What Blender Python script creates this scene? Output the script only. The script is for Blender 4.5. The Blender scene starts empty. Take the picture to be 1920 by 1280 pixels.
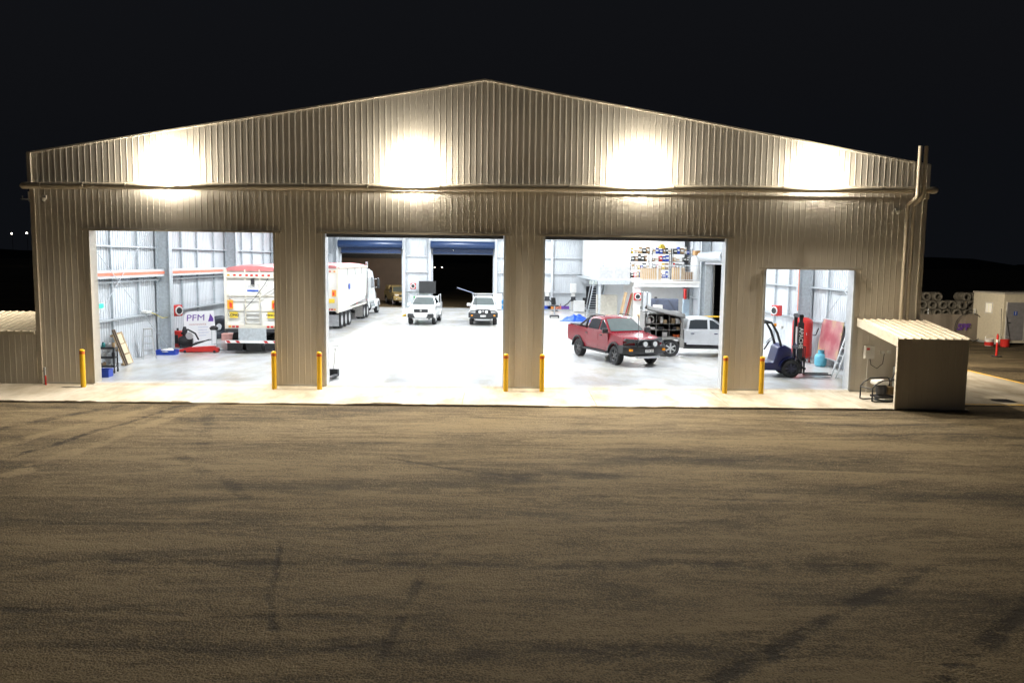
import bpy, math, random
from mathutils import Vector, Matrix, noise as mnoise
random.seed(7)
S = bpy.context.scene
R_ = math.radians
# ------------------------------------------------------------------ camera
CAM = Vector((0.6963, -27.1795, 4.3269)); PITCH, YAW, ROLL = 0.10128, 0.013843, 0.012108
FPX = 28 / 36 * 1920
_f = Vector((math.sin(YAW) * math.cos(PITCH), math.cos(YAW) * math.cos(PITCH), -math.sin(PITCH)))
_r = Vector((math.cos(YAW), -math.sin(YAW), 0)); _u = _r.cross(_f)
_r2 = math.cos(ROLL) * _r + math.sin(ROLL) * _u
_u2 = -math.sin(ROLL) * _r + math.cos(ROLL) * _u
cd = bpy.data.cameras.new('camera'); cam = bpy.data.objects.new('camera', cd)
S.collection.objects.link(cam); S.camera = cam
cd.lens = 28; cd.sensor_width = 36; cd.clip_start = .1; cd.clip_end = 4000
cam.matrix_world = Matrix((( _r2.x, _u2.x, -_f.x, CAM.x), (_r2.y, _u2.y, -_f.y, CAM.y), (_r2.z, _u2.z, -_f.z, CAM.z), (0, 0, 0, 1)))
# ------------------------------------------------------------------ world: night sky
W = bpy.data.worlds.new('World'); S.world = W; W.use_nodes = True
wn = W.node_tree.nodes; wl = W.node_tree.links
sky = wn.new('ShaderNodeTexSky'); sky.sky_type = 'NISHITA'; sky.sun_disc = False
sky.sun_elevation = R_(-4); sky.sun_rotation = R_(200); sky.air_density = 1.0; sky.dust_density = 2.0
mixs = wn.new('ShaderNodeMixRGB'); mixs.blend_type = 'ADD'; mixs.inputs[0].default_value = 1
mixs.inputs[2].default_value = (.046, .053, .070, 1)
bg = wn['Background']; bg.inputs[1].default_value = .09
wl.new(sky.outputs[0], mixs.inputs[1]); wl.new(mixs.outputs[0], bg.inputs[0])
S.view_settings.view_transform = 'Standard'; S.view_settings.look = 'None'
S.view_settings.exposure = 0; S.view_settings.gamma = 1
FLOOD_W, FLOOD_LENS, BAY_W = 4300, 580, 640
FLOOD_COL = (1, .86, .66); BAY_COL = (.93, .97, 1)

# ------------------------------------------------------------------ materials
MATS = {}
def mat(name, col, rough=.6, metal=0, var=.12, scale=6, bump=0, bscale=40, emit=0, coat=0, stretch=None, spec=None):
    if name in MATS: return MATS[name]
    m = bpy.data.materials.new(name); m.use_nodes = True; MATS[name] = m
    n = m.node_tree.nodes; l = m.node_tree.links; b = n['Principled BSDF']
    b.inputs['Roughness'].default_value = rough; b.inputs['Metallic'].default_value = metal
    if spec is not None: b.inputs['Specular IOR Level'].default_value = spec
    if coat: b.inputs['Coat Weight'].default_value = coat; b.inputs['Coat Roughness'].default_value = .06
    tc = n.new('ShaderNodeTexCoord'); mp = n.new('ShaderNodeMapping')
    if stretch: mp.inputs['Scale'].default_value = stretch
    l.new(tc.outputs['Object'], mp.inputs[0])
    no = n.new('ShaderNodeTexNoise'); no.inputs['Scale'].default_value = scale; no.inputs['Detail'].default_value = 5
    l.new(mp.outputs[0], no.inputs['Vector'])
    rp = n.new('ShaderNodeValToRGB'); c = Vector(col[:3])
    rp.color_ramp.elements[0].position = .3; rp.color_ramp.elements[1].position = .72
    rp.color_ramp.elements[0].color = (*(c * (1 - var)), 1); rp.color_ramp.elements[1].color = (*[min(1, v) for v in c * (1 + var)], 1)
    l.new(no.outputs[0], rp.inputs[0]); l.new(rp.outputs[0], b.inputs['Base Color'])
    if bump:
        n2 = n.new('ShaderNodeTexNoise'); n2.inputs['Scale'].default_value = bscale; n2.inputs['Detail'].default_value = 4
        l.new(mp.outputs[0], n2.inputs['Vector'])
        bp = n.new('ShaderNodeBump'); bp.inputs['Strength'].default_value = bump; bp.inputs['Distance'].default_value = .02
        l.new(n2.outputs[0], bp.inputs['Height']); l.new(bp.outputs[0], b.inputs['Normal'])
    if emit:
        b.inputs['Emission Color'].default_value = (*col[:3], 1); b.inputs['Emission Strength'].default_value = emit
    return m
def glass(name, col=(.02, .025, .03)):
    m = mat(name, col, rough=.04, var=.05); m.node_tree.nodes['Principled BSDF'].inputs['Specular IOR Level'].default_value = .8
    return m
cladding = mat('beige_cladding', (.65, .61, .545), rough=.6, var=.07, scale=1.2, stretch=(1, 1, .25))
inner_clad = mat('pale_inner_cladding', (.56, .59, .62), rough=.45, var=.05, scale=1)
galv = mat('galvanised_steel', (.50, .54, .57), rough=.42, metal=.35, var=.14, scale=9)
steel_lt = mat('light_steel', (.62, .65, .68), rough=.4, metal=.2, var=.08)
pipe_m = mat('cream_pipe', (.55, .49, .39), rough=.38, var=.06)
trim_m = mat('beige_flashing', (.47, .43, .36), rough=.4, var=.05)
white_p = mat('white_paint', (.78, .78, .77), rough=.35, var=.04, coat=.3)
offwhite = mat('offwhite_panel', (.72, .71, .68), rough=.5, var=.05)
cream_p = mat('cream_paint', (.68, .63, .50), rough=.5, var=.06)
black_p = mat('black_plastic', (.022, .023, .025), rough=.5, var=.2)
dark_m = mat('dark_steel', (.05, .05, .055), rough=.5, metal=.4, var=.25)
rubber = mat('tyre_rubber', (.028, .028, .030), rough=.8, var=.25, scale=14, bump=.3, bscale=60)
red_p = mat('red_paint', (.55, .03, .025), rough=.35, var=.08)
redox = mat('orange_rail_paint', (.62, .20, .12), rough=.6, var=.12)
yellow_p = mat('yellow_paint', (.78, .47, .015), rough=.42, var=.08, scale=4)
blue_p = mat('blue_plastic', (.015, .06, .42), rough=.4, var=.12)
navy_p = mat('navy_paint', (.008, .014, .095), rough=.3, var=.12, coat=.4)
green_p = mat('green_plastic', (.03, .35, .06), rough=.45)
timber = mat('timber', (.42, .30, .17), rough=.75, var=.25, scale=5, stretch=(1, 1, 6))
card = mat('cardboard', (.52, .36, .20), rough=.8, var=.12, scale=3)
alu = mat('aluminium', (.62, .63, .64), rough=.32, metal=.7, var=.1)
chrome = mat('chrome', (.75, .76, .77), rough=.12, metal=1, var=.05)
glass_d = glass('dark_glass')
amber = mat('amber_lens', (.8, .30, .02), rough=.2)
redlens = mat('red_lens', (.55, .02, .02), rough=.2)
lamp_clear = mat('clear_lens', (.75, .77, .78), rough=.12, var=.05)
plate_m = mat('plate_white', (.75, .76, .74), rough=.5)
tarp_m = mat('red_tarp', (.50, .17, .17), rough=.55, var=.14, scale=2, bump=.2, bscale=5)
bluetarp = mat('blue_tarp', (.015, .09, .62), rough=.4, var=.25, scale=8, bump=.8, bscale=9)
charcoal_cloth = mat('charcoal_cloth', (.055, .065, .095), rough=.75, var=.2, scale=4)
ink = mat('print_ink', (.03, .03, .035), rough=.6)
purple = mat('print_purple', (.12, .04, .30), rough=.5)
printblue = mat('print_blue', (.03, .10, .50), rough=.5)
sign_y = mat('sign_yellow', (.80, .58, .05), rough=.4, var=.08)
exit_g = mat('exit_green', (.05, .75, .45), rough=.4, emit=.35)
lens_e = mat('flood_lens', (1, .9, .72), rough=.3, var=0, emit=FLOOD_LENS)
warm_e = mat('distant_window_light', (1, .62, .2), rough=.4, emit=.8)
far_e = mat('distant_lamp', (1, .9, .75), rough=.4, emit=14)
bay_e = mat('bay_lens', (.95, .98, 1), rough=.3, var=0, emit=6)

# ------------------------------------------------------------------ mesh builder
COL = S.collection
class MB:
    def __init__(s): s.v = []; s.f = []; s.mi = []; s.M = Matrix.Identity(4); s.cur = 0; s.mats = None
    def at(s, loc=(0, 0, 0), rz=0, rx=0, ry=0):
        s.M = Matrix.Translation(loc) @ Matrix.Rotation(rz, 4, 'Z') @ Matrix.Rotation(ry, 4, 'Y') @ Matrix.Rotation(rx, 4, 'X'); return s
    def add(s, vs, fs):
        o = len(s.v); s.v += [tuple(s.M @ Vector(p)) for p in vs]
        s.f += [tuple(i + o for i in f) for f in fs]; s.mi += [s.cur] * len(fs); return s
    def m(s, i): s.cur = i; return s
    def box(s, x0, x1, y0, y1, z0, z1):
        return s.add([(x0, y0, z0), (x1, y0, z0), (x1, y1, z0), (x0, y1, z0), (x0, y0, z1), (x1, y0, z1), (x1, y1, z1), (x0, y1, z1)],
                     [(0, 3, 2, 1), (4, 5, 6, 7), (0, 1, 5, 4), (1, 2, 6, 5), (2, 3, 7, 6), (3, 0, 4, 7)])
    def cb(s, c, d):
        return s.box(c[0] - d[0] / 2, c[0] + d[0] / 2, c[1] - d[1] / 2, c[1] + d[1] / 2, c[2] - d[2] / 2, c[2] + d[2] / 2)
    def cyl(s, p0, p1, r0, r1=None, n=14, caps=True):
        r1 = r0 if r1 is None else r1; p0 = Vector(p0); p1 = Vector(p1); d = (p1 - p0).normalized()
        a = d.orthogonal().normalized(); b = d.cross(a); vs = []; fs = []
        for p, r in ((p0, r0), (p1, r1)):
            for i in range(n):
                t = 2 * math.pi * i / n; vs.append(p + (a * math.cos(t) + b * math.sin(t)) * r)
        fs = [(i, (i + 1) % n, n + (i + 1) % n, n + i) for i in range(n)]
        if caps: fs += [tuple(range(n - 1, -1, -1)), tuple(range(n, 2 * n))]
        return s.add(vs, fs)
    def tube(s, pts, r, n=8):
        pts = [Vector(p) for p in pts]; vs = []; fs = []; a = None
        for k, p in enumerate(pts):
            d = (pts[min(k + 1, len(pts) - 1)] - pts[max(k - 1, 0)]).normalized()
            a = d.orthogonal().normalized() if a is None else (a - d * a.dot(d)).normalized()
            b = d.cross(a)
            for i in range(n):
                t = 2 * math.pi * i / n; vs.append(p + (a * math.cos(t) + b * math.sin(t)) * r)
        for k in range(len(pts) - 1):
            for i in range(n): fs.append((k * n + i, k * n + (i + 1) % n, (k + 1) * n + (i + 1) % n, (k + 1) * n + i))
        fs += [tuple(range(n - 1, -1, -1)), tuple(range((len(pts) - 1) * n, len(pts) * n))]
        return s.add(vs, fs)
    def lathe(s, prof, axis='Z', c=(0, 0, 0), n=20):
        vs = []; fs = []; m = len(prof)
        for i in range(n):
            t = 2 * math.pi * i / n; ct, st = math.cos(t), math.sin(t)
            for r, h in prof:
                p = (r * ct, r * st, h) if axis == 'Z' else ((r * ct, h, r * st) if axis == 'Y' else (h, r * ct, r * st))
                vs.append((p[0] + c[0], p[1] + c[1], p[2] + c[2]))
        for i in range(n):
            j = (i + 1) % n
            for k in range(m - 1): fs.append((i * m + k, j * m + k, j * m + k + 1, i * m + k + 1))
        return s.add(vs, fs)
    def extr(s, poly, ys, warp=None):
        vs = []; n = len(poly)
        for y in ys:
            for (x, z) in poly:
                p = (x, y, z); vs.append(warp(*p) if warp else p)
        fs = [(k * n + i, k * n + (i + 1) % n, (k + 1) * n + (i + 1) % n, (k + 1) * n + i) for k in range(len(ys) - 1) for i in range(n)]
        fs += [tuple(range(n - 1, -1, -1)), tuple(range((len(ys) - 1) * n, len(ys) * n))]
        return s.add(vs, fs)
    def poly(s, pts): return s.add(pts, [tuple(range(len(pts)))])
    def slab(s, pts, off):      # polygon with thickness along vector off
        n = len(pts); o = Vector(off); vs = [Vector(p) for p in pts] + [Vector(p) + o for p in pts]
        return s.add(vs, [tuple(range(n - 1, -1, -1)), tuple(range(n, 2 * n))] + [(i, (i + 1) % n, n + (i + 1) % n, n + i) for i in range(n)])
    def build(s, name, m, parent=None, smooth=False, bevel=0):
        me = bpy.data.meshes.new(name); me.from_pydata(s.v, [], s.f)
        for mm in (m if isinstance(m, (list, tuple)) else [m]): me.materials.append(mm)
        if isinstance(m, (list, tuple)): me.polygons.foreach_set('material_index', s.mi)
        import bmesh
        bm = bmesh.new(); bm.from_mesh(me); bmesh.ops.recalc_face_normals(bm, faces=bm.faces); bm.to_mesh(me); bm.free()
        o = bpy.data.objects.new(name, me); COL.objects.link(o); o.parent = parent
        if smooth:
            me.polygons.foreach_set('use_smooth', [True] * len(me.polygons)); me.set_sharp_from_angle(angle=R_(38))
        if bevel:
            b = o.modifiers.new('b', 'BEVEL'); b.width = bevel; b.segments = 2; b.limit_method = 'ANGLE'; b.angle_limit = R_(35)
        return o
def tag(o, label, cat, group=None):
    o['label'] = label; o['category'] = cat
    if group: o['group'] = group
    return o
def thing(name, label, cat, loc=(0, 0, 0), rz=0, group=None):
    o = bpy.data.objects.new(name, None); COL.objects.link(o); o.location = loc; o.rotation_euler = (0, 0, rz)
    o.empty_display_size = .2
    return tag(o, label, cat, group)
def struct(o): o['kind'] = 'structure'; return o
def copy_tree(o, parent=None):
    c = o.copy(); COL.objects.link(c); c.parent = parent
    for ch in list(o.children): copy_tree(ch, c)
    return c
def text(name, body, size, m, parent, M, shear=0, bold=.0, align='CENTER'):
    cu = bpy.data.curves.new('t', 'FONT'); cu.body = body; cu.size = size; cu.align_x = align; cu.align_y = 'CENTER'
    cu.shear = shear; cu.offset = bold; cu.extrude = .002
    t = bpy.data.objects.new('t', cu); COL.objects.link(t)
    bpy.context.view_layer.update()
    me = bpy.data.meshes.new_from_object(t.evaluated_get(bpy.context.evaluated_depsgraph_get()))
    bpy.data.objects.remove(t); me.materials.clear(); me.materials.append(m)
    o = bpy.data.objects.new(name, me); COL.objects.link(o); o.parent = parent; o.matrix_local = M
    return o
FRONT = Matrix(((1, 0, 0, 0), (0, 0, -1, 0), (0, 1, 0, 0), (0, 0, 0, 1)))     # text upright, facing -Y
def T(x, y, z): return Matrix.Translation((x, y, z))
# ================================================================== SETTING
def nodes(m): return m.node_tree.nodes, m.node_tree.links
def dirt_material():
    m = bpy.data.materials.new('compacted_dirt'); m.use_nodes = True; n, l = nodes(m); b = n['Principled BSDF']
    b.inputs['Roughness'].default_value = .92; b.inputs['Specular IOR Level'].default_value = .15
    g = n.new('ShaderNodeNewGeometry')
    def noise(scale, st, det=6, rough=.6, dist=0):
        mp = n.new('ShaderNodeMapping'); mp.inputs['Scale'].default_value = st; l.new(g.outputs['Position'], mp.inputs[0])
        t = n.new('ShaderNodeTexNoise'); t.inputs['Scale'].default_value = scale; t.inputs['Detail'].default_value = det
        t.inputs['Roughness'].default_value = rough; t.inputs['Distortion'].default_value = dist
        l.new(mp.outputs[0], t.inputs['Vector']); return t.outputs[0]
    def ma(op, a, c=None, d=None, clamp=False):
        x = n.new('ShaderNodeMath'); x.operation = op; x.use_clamp = clamp
        for i, v in enumerate((a, c, d)):
            if v is None: continue
            if isinstance(v, (int, float)): x.inputs[i].default_value = v
            else: l.new(v, x.inputs[i])
        return x.outputs[0]
    def sm(v, lo, hi):
        x = n.new('ShaderNodeMapRange'); x.interpolation_type = 'SMOOTHSTEP'; x.inputs[1].default_value = lo; x.inputs[2].default_value = hi
        l.new(v, x.inputs[0]); return x.outputs[0]
    streak = noise(.55, (.16, 1.0, 1), 7, .62, .6)      # graded drag marks along x
    broad = noise(.16, (.5, 1, 1), 5, .6, .8)
    smear = noise(1.5, (.22, 1.0, 1), 6, .68, 1.2)
    fine = noise(9, (.6, 1, 1), 5, .7)
    vo = n.new('ShaderNodeTexVoronoi'); vo.inputs['Scale'].default_value = 34; l.new(g.outputs['Position'], vo.inputs['Vector'])
    gn = noise(70, (1, 1, 1), 3, .75); grit = ma('ADD', ma('MULTIPLY', vo.outputs['Distance'], .55), ma('MULTIPLY', gn, .6))
    sp = n.new('ShaderNodeSeparateXYZ'); l.new(g.outputs['Position'], sp.inputs[0])
    wob = noise(.5, (1, 1, 1), 3)
    def band(p, q, w, soft=.85):
        d = (Vector(q) - Vector(p)); L = d.length; d /= L; nx, ny = -d.y, d.x
        e = ma('ADD', ma('MULTIPLY', sp.outputs[0], nx), ma('MULTIPLY', sp.outputs[1], ny))
        e = ma('SUBTRACT', e, p[0] * nx + p[1] * ny)
        e = ma('ABSOLUTE', ma('ADD', e, ma('MULTIPLY', ma('SUBTRACT', wob, .5), .5)))
        t = ma('ADD', ma('MULTIPLY', sp.outputs[0], d.x), ma('MULTIPLY', sp.outputs[1], d.y))
        t = ma('SUBTRACT', t, p[0] * d.x + p[1] * d.y)
        ends = ma('MULTIPLY', sm(t, -.8, .6), ma('SUBTRACT', 1, sm(t, L - .6, L + .8)))
        return ma('MULTIPLY', ma('SUBTRACT', 1, sm(e, w * (1 - soft), w)), ends)
    dark = None
    for p, q, w, k in BANDS:
        v = ma('MULTIPLY', band(p, q, w), k); dark = v if dark is None else ma('ADD', dark, v)
    brk = sm(noise(1.7, (1, 1, 1), 5, .7), .36, .62)
    dark = ma('MULTIPLY', dark, brk)
    tone = ma('ADD', ma('ADD', ma('MULTIPLY', streak, 1.0), ma('MULTIPLY', ma('SUBTRACT', smear, .35), .95)), ma('ADD', ma('MULTIPLY', broad, .50), ma('MULTIPLY', fine, .42)))
    tone = ma('SUBTRACT', ma('ADD', tone, ma('MULTIPLY', grit, 1.0)), ma('MULTIPLY', dark, .42))
    rp = n.new('ShaderNodeValToRGB'); el = rp.color_ramp.elements
    el[0].position = .60; el[0].color = (.024, .019, .013, 1); el[1].position = .90; el[1].color = (.175, .137, .082, 1)
    e = el.new(.745); e.color = (.074, .058, .035, 1)
    tone = ma('MULTIPLY', ma('SUBTRACT', tone, .37), .615)
    l.new(tone, rp.inputs[0]); l.new(rp.outputs[0], b.inputs['Base Color'])
    h = ma('ADD', ma('MULTIPLY', grit, .5), ma('ADD', ma('MULTIPLY', fine, .9), ma('MULTIPLY', streak, 1.0)))
    h = ma('SUBTRACT', h, ma('MULTIPLY', dark, .5))
    bp = n.new('ShaderNodeBump'); bp.inputs['Strength'].default_value = .7; bp.inputs['Distance'].default_value = .05
    l.new(h, bp.inputs['Height']); l.new(bp.outputs[0], b.inputs['Normal'])
    return m
# dark wheel bands: (start, end, half width, strength), metres on the yard
BANDS = [((2.6, -19.4), (6.9, -15.9), .20, .95), ((5.0, -19.5), (8.3, -16.5), .22, .9),
         ((-2.75, -15.2), (-1.9, -18.2), .09, .7), ((-.30, -15.4), (-.6, -18.4), .11, .7),
         ((-8.3, -3.3), (-9.6, -12.5), .34, -.95), ((-9.6, -3.4), (-11.8, -11.0), .30, -.9), ((-9.0, -3.3), (-10.6, -12.0), .16, .9),
         ((-10.8, -3.3), (-13.4, -9.5), .3, .8), ((-7.6, -4.6), (-6.2, -9.4), .28, .4), ((-6.9, -9.0), (-3.9, -12.6), .22, .5),
         ((-1.6, -9.6), (1.0, -11.0), .10, .8), ((.6, -11.0), (3.4, -10.7), .35, .6), ((-3, -11.8), (1.5, -11.9), .4, .45),
         ((2.4, -12.3), (7.6, -12.5), .14, .6), ((1.5, -15.7), (6.8, -15.8), .28, .75), ((-6.5, -15.8), (.6, -15.7), .16, .5),
         ((-6.2, -17.4), (-1.5, -17.5), .12, .6), ((-2.5, -18.3), (6, -18.4), .3, .4), ((-5.5, -13.9), (4, -13.9), .18, -.4), ((3.2, -9.5), (10, -9.2), .5, .35)]
dirt = dirt_material()
mb = MB()
xs = [-900, -300, -120, -60] + [-30 + i * 1.0 for i in range(72)] + [60, 120, 300, 900]
ys = [-120, -60, -40] + [-28 + i * .5 for i in range(51)] + [0, 20, 60, 150, 400, 1200]
vs = []
for y in ys:
    for x in xs:
        z = -.165
        if -28 < y < -4 and -30 < x < 40: z += .02 * mnoise.noise((x * .35, y * .9, 0)) + .012 * mnoise.noise((x * 1.3, y * 2.1, 3))
        vs.append((x, y, z))
nx = len(xs)
mb.add(vs, [(j * nx + i, j * nx + i + 1, (j + 1) * nx + i + 1, (j + 1) * nx + i) for j in range(len(ys) - 1) for i in range(nx - 1)])
ground = struct(mb.build('ground', dirt, smooth=True))
# loose stones, too many to count
mb = MB(); rr = random.Random(3)
for i in range(5000):
    y = -3.2 - 18 * rr.random() ** .8; x = rr.uniform(-19, 19); r = rr.uniform(.005, .013)
    z = -.158 + .02 * mnoise.noise((x * .35, y * .9, 0)); a = rr.random() * 3
    ca, sa = math.cos(a) * r, math.sin(a) * r
    mb.add([(x + ca, y + sa, z), (x - sa, y + ca, z), (x - ca * 1.2, y - sa, z), (x + sa, y - ca, z), (x, y, z + r * .8)],
           [(0, 1, 4), (1, 2, 4), (2, 3, 4), (3, 0, 4)])
st = mb.build('loose_gravel', mat('gravel_stone', (.30, .25, .18), rough=.9, var=.35, scale=3))
st['kind'] = 'stuff'
def concrete(name, col, streaks=.2, rough=.75):
    m = mat(name, col, rough=rough, var=.10, scale=.8, bump=.12, bscale=30)
    n, l = nodes(m); b = n['Principled BSDF']; rp = [x for x in n if x.type == 'VALTORGB'][0]
    g = n.new('ShaderNodeNewGeometry'); mp = n.new('ShaderNodeMapping'); mp.inputs['Scale'].default_value = (.5, .22, 1); mp.inputs['Rotation'].default_value = (0, 0, .6)
    t = n.new('ShaderNodeTexNoise'); t.inputs['Scale'].default_value = 1.6; t.inputs['Detail'].default_value = 6; t.inputs['Roughness'].default_value = .65
    l.new(g.outputs['Position'], mp.inputs[0]); l.new(mp.outputs[0], t.inputs['Vector'])
    r2 = n.new('ShaderNodeValToRGB'); r2.color_ramp.elements[0].position = .36; r2.color_ramp.elements[1].position = .58
    v = 1 - streaks; r2.color_ramp.elements[0].color = (v * .95, v * .9, v * .78, 1); r2.color_ramp.elements[1].color = (1, 1, 1, 1)
    mx = n.new('ShaderNodeMixRGB'); mx.blend_type = 'MULTIPLY'; mx.inputs[0].default_value = 1
    l.new(t.outputs[0], r2.inputs[0]); l.new(rp.outputs[0], mx.inputs[1]); l.new(r2.outputs[0], mx.inputs[2]); l.new(mx.outputs[0], b.inputs['Base Color'])
    return m
apron_m = concrete('apron_concrete', (.47, .43, .36), .38)
floor_m = concrete('sealed_floor', (.60, .61, .62), .12, rough=.22)
# interior slab
floor = struct(MB().box(-14.95, 14.95, -.02, 44.95, -.25, 0).build('floor', floor_m))
for k in range(1, 5): MB().box(-14.9, 14.9, 9 * k - .006, 9 * k + .006, .0005, .003).build('saw_cut', mat('joint_seal', (.3, .3, .3), rough=.6), floor)
for x in (-6.1, 1.45, 9.0): MB().box(x - .006, x + .006, 0.2, 44.8, .0008, .0034).build('saw_cut', MATS['joint_seal'], floor)
# apron: panels sloping away from the wall
apron = struct(MB().box(-22, 15.3, -2.86, -.03, -.40, -.175).build('apron', apron_m))
px = [-22, -17.2, -13.1, -8.9, -4.7, -.5, 3.7, 7.9, 12.1, 15.3]
for a, b in zip(px, px[1:]):
    MB().slab([(a + .006, -2.9, -.135), (b - .006, -2.9, -.135), (b - .006, -.022, -.05), (a + .006, -.022, -.05)], (0, 0, -.2)).build('concrete_panel', apron_m, apron)
pad = struct(MB().box(15.31, 20.9, -2.0, 48, -.4, -.139).build('side_pavement', apron_m))
MB().box(20.72, 20.86, -1.9, 47, -.139, -.134).build('yellow_line', yellow_p, pad)
MB().box(15.35, 20.70, -1.92, -1.80, -.139, -.134).build('yellow_line', yellow_p, pad)
mb = MB().cyl((17.5, -1.1, -.139), (17.5, -1.1, -.131), .36, n=24); mb.build('manhole_cover', dark_m, pad)
for k in range(-3, 4): MB().box(17.5 - .3, 17.5 + .3, -1.1 + k * .09 - .018, -1.1 + k * .09 + .018, -.131, -.124).build('grate_bar', dark_m, pad)
# soil spilt over the edge of the apron
rr = random.Random(8); mb = MB()
for i in range(90):
    x = rr.uniform(-21, 15); w = rr.uniform(.15, 1.1); d = rr.uniform(.03, .16) * (2 if rr.random() < .15 else 1); k = 12; pts = []
    for j in range(k):
        t = 2 * math.pi * j / k; q = rr.uniform(.6, 1.1); yy = -2.9 + max(-.06, d * q * math.sin(t)); pts.append((x + w * q * math.cos(t), yy, -.135 + (yy + 2.9) * .0295 + .005))
    mb.poly(pts)
sp_ = mb.build('spilt_soil', dirt); sp_['kind'] = 'stuff'
# far ridge
mb = MB(); n = 80; vs = []
for i in range(n):
    a = math.pi * (i / (n - 1)); r = 900
    x, y = -r * math.cos(a) * 1.2, 100 + r * math.sin(a)
    vs += [(x, y, -2), (x, y + 30, 12 + 14 * mnoise.noise((i * .17, 1, 0)) + 5 * mnoise.noise((i * .9, 2, 0)))]
mb.add(vs, [(2 * i, 2 * i + 2, 2 * i + 3, 2 * i + 1) for i in range(n - 1)])
struct(mb.build('hills', mat('night_scrub', (.03, .035, .025), rough=.9)))

# ================================================================== WORKSHOP SHED
EAVE, APEX, AX = 7.68, 10.24, .08
def gable(x): return EAVE + (APEX - EAVE) * (1 - abs(x - AX) / (15 + (AX if x < AX else -AX)))
shed = thing('workshop_shed', 'large beige ribbed steel workshop with gable front and four open doorways', 'building', (0, 0, 0))
def clad(parent, name, m, o, u, nrm, a0, a1, z0, ztop, openings=(), width=.8, pitch=.2, rib=.0045, breaks=()):
    o, u, nrm = Vector(o), Vector(u), Vector(nrm)
    br = {a0, a1, *breaks}
    for (p, q, zb, zt) in openings: br |= {p, q}
    k = math.ceil(a0 / width + 1e-6)
    while k * width < a1 - 1e-6: br.add(round(k * width, 4)); k += 1
    br = sorted(x for x in br if a0 <= x <= a1)
    out = []
    for a, b in zip(br, br[1:]):
        if b - a < .01: continue
        mid = (a + b) / 2; spans = [(z0, None)]
        for (p, q, zb, zt) in openings:
            if p < mid < q: spans = ([(z0, zb)] if zb > z0 + .01 else []) + [(zt, None)]
        prof = [(a, 0)]; i = math.floor(a / pitch) - 1
        while i * pitch < b:
            for du, h in ((.160, 0), (.170, rib), (.186, rib), (.196, 0)):
                t = i * pitch + du * pitch / .2
                if a + 1e-4 < t < b - 1e-4: prof.append((t, h))
            i += 1
        prof.append((b, 0))
        for (lo, hi) in spans:
            vs = []
            for t, h in prof:
                p = o + u * t + nrm * h
                vs += [(p.x, p.y, lo), (p.x, p.y, ztop(t) if hi is None else hi)]
            s = MB(); s.add(vs, [(2 * j, 2 * j + 2, 2 * j + 3, 2 * j + 1) for j in range(len(prof) - 1)])
            out.append(s.build(name, m, parent))
    return out
DOORS = [(-13.22, -6.97, 5.17), (-5.32, .81, 5.17), (2.11, 8.35, 5.17), (9.67, 12.78, 4.15)]
clad(shed, 'cladding_sheet', cladding, (0, 0, 0), (1, 0, 0), (0, -1, 0), -15, 15, -.1, lambda a: 6.66, [(a, b, -.1, t) for a, b, t in DOORS])
clad(shed, 'gable_sheet', cladding, (0, -.035, 0), (1, 0, 0), (0, -1, 0), -15.04, 15.04, 6.6, lambda a: gable(a), breaks=(AX,))
MB().box(-14.98, 14.98, .02, .05, 5.3, 7.6).build('front_lining', inner_clad, shed)
# door trims: jambs, head flashing, threshold
for i, (a, b, t) in enumerate(DOORS):
    for x0, x1 in ((a - .02, a + .05), (b - .05, b + .02)):
        MB().box(x0, x1, -.045, .42, -.1, t).build('door_jamb', steel_lt if i != 0 else trim_m, shed)
    MB().box(a - .22, b + .22, -.075, -.03, t - .02, t + .05).build('head_flashing', trim_m, shed)
    MB().box(a - .02, b + .02, -.03, .42, t + .0, t + .06).build('door_head', steel_lt, shed)
    MB().slab([(a + .05, -.30, -.075), (b - .05, -.30, -.075), (b - .05, -.015, .003), (a + .05, -.015, .003)], (0, 0, -.06)).build('threshold', apron_m, shed)
    # rolled up shutter behind the head
    dr = MB().cyl((a + .1, .45, t + .55), (b - .1, .45, t + .55), .36, n=20).build('shutter_roll', mat('shutter_charcoal', (.06, .065, .075), rough=.45), shed, smooth=True)
    if i in (1, 2): MB().box(a + .06, b - .06, .12, .17, t - .13, t + .3).build('shutter_bottom_bar', MATS['shutter_charcoal'], shed)
# corner flashings, barge and ridge trims
for s_ in (-1, 1):
    MB().box(s_ * 15 - .07, s_ * 15 + .07, -.075, .1, -.1, 6.55).build('corner_flashing', trim_m, shed)
    MB().box(s_ * 15.04 - .06, s_ * 15.04 + .06, -.11, .1, 6.552, EAVE + .01).build('corner_flashing', trim_m, shed)
    p = [(s_ * 15.1, EAVE - .02), (AX, APEX + .0), (AX, APEX + .05), (s_ * 15.1, EAVE + .03)]
    MB().slab([(x, -.085, z) for x, z in p], (0, .25, 0)).build('barge_flashing', trim_m, shed)
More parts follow.
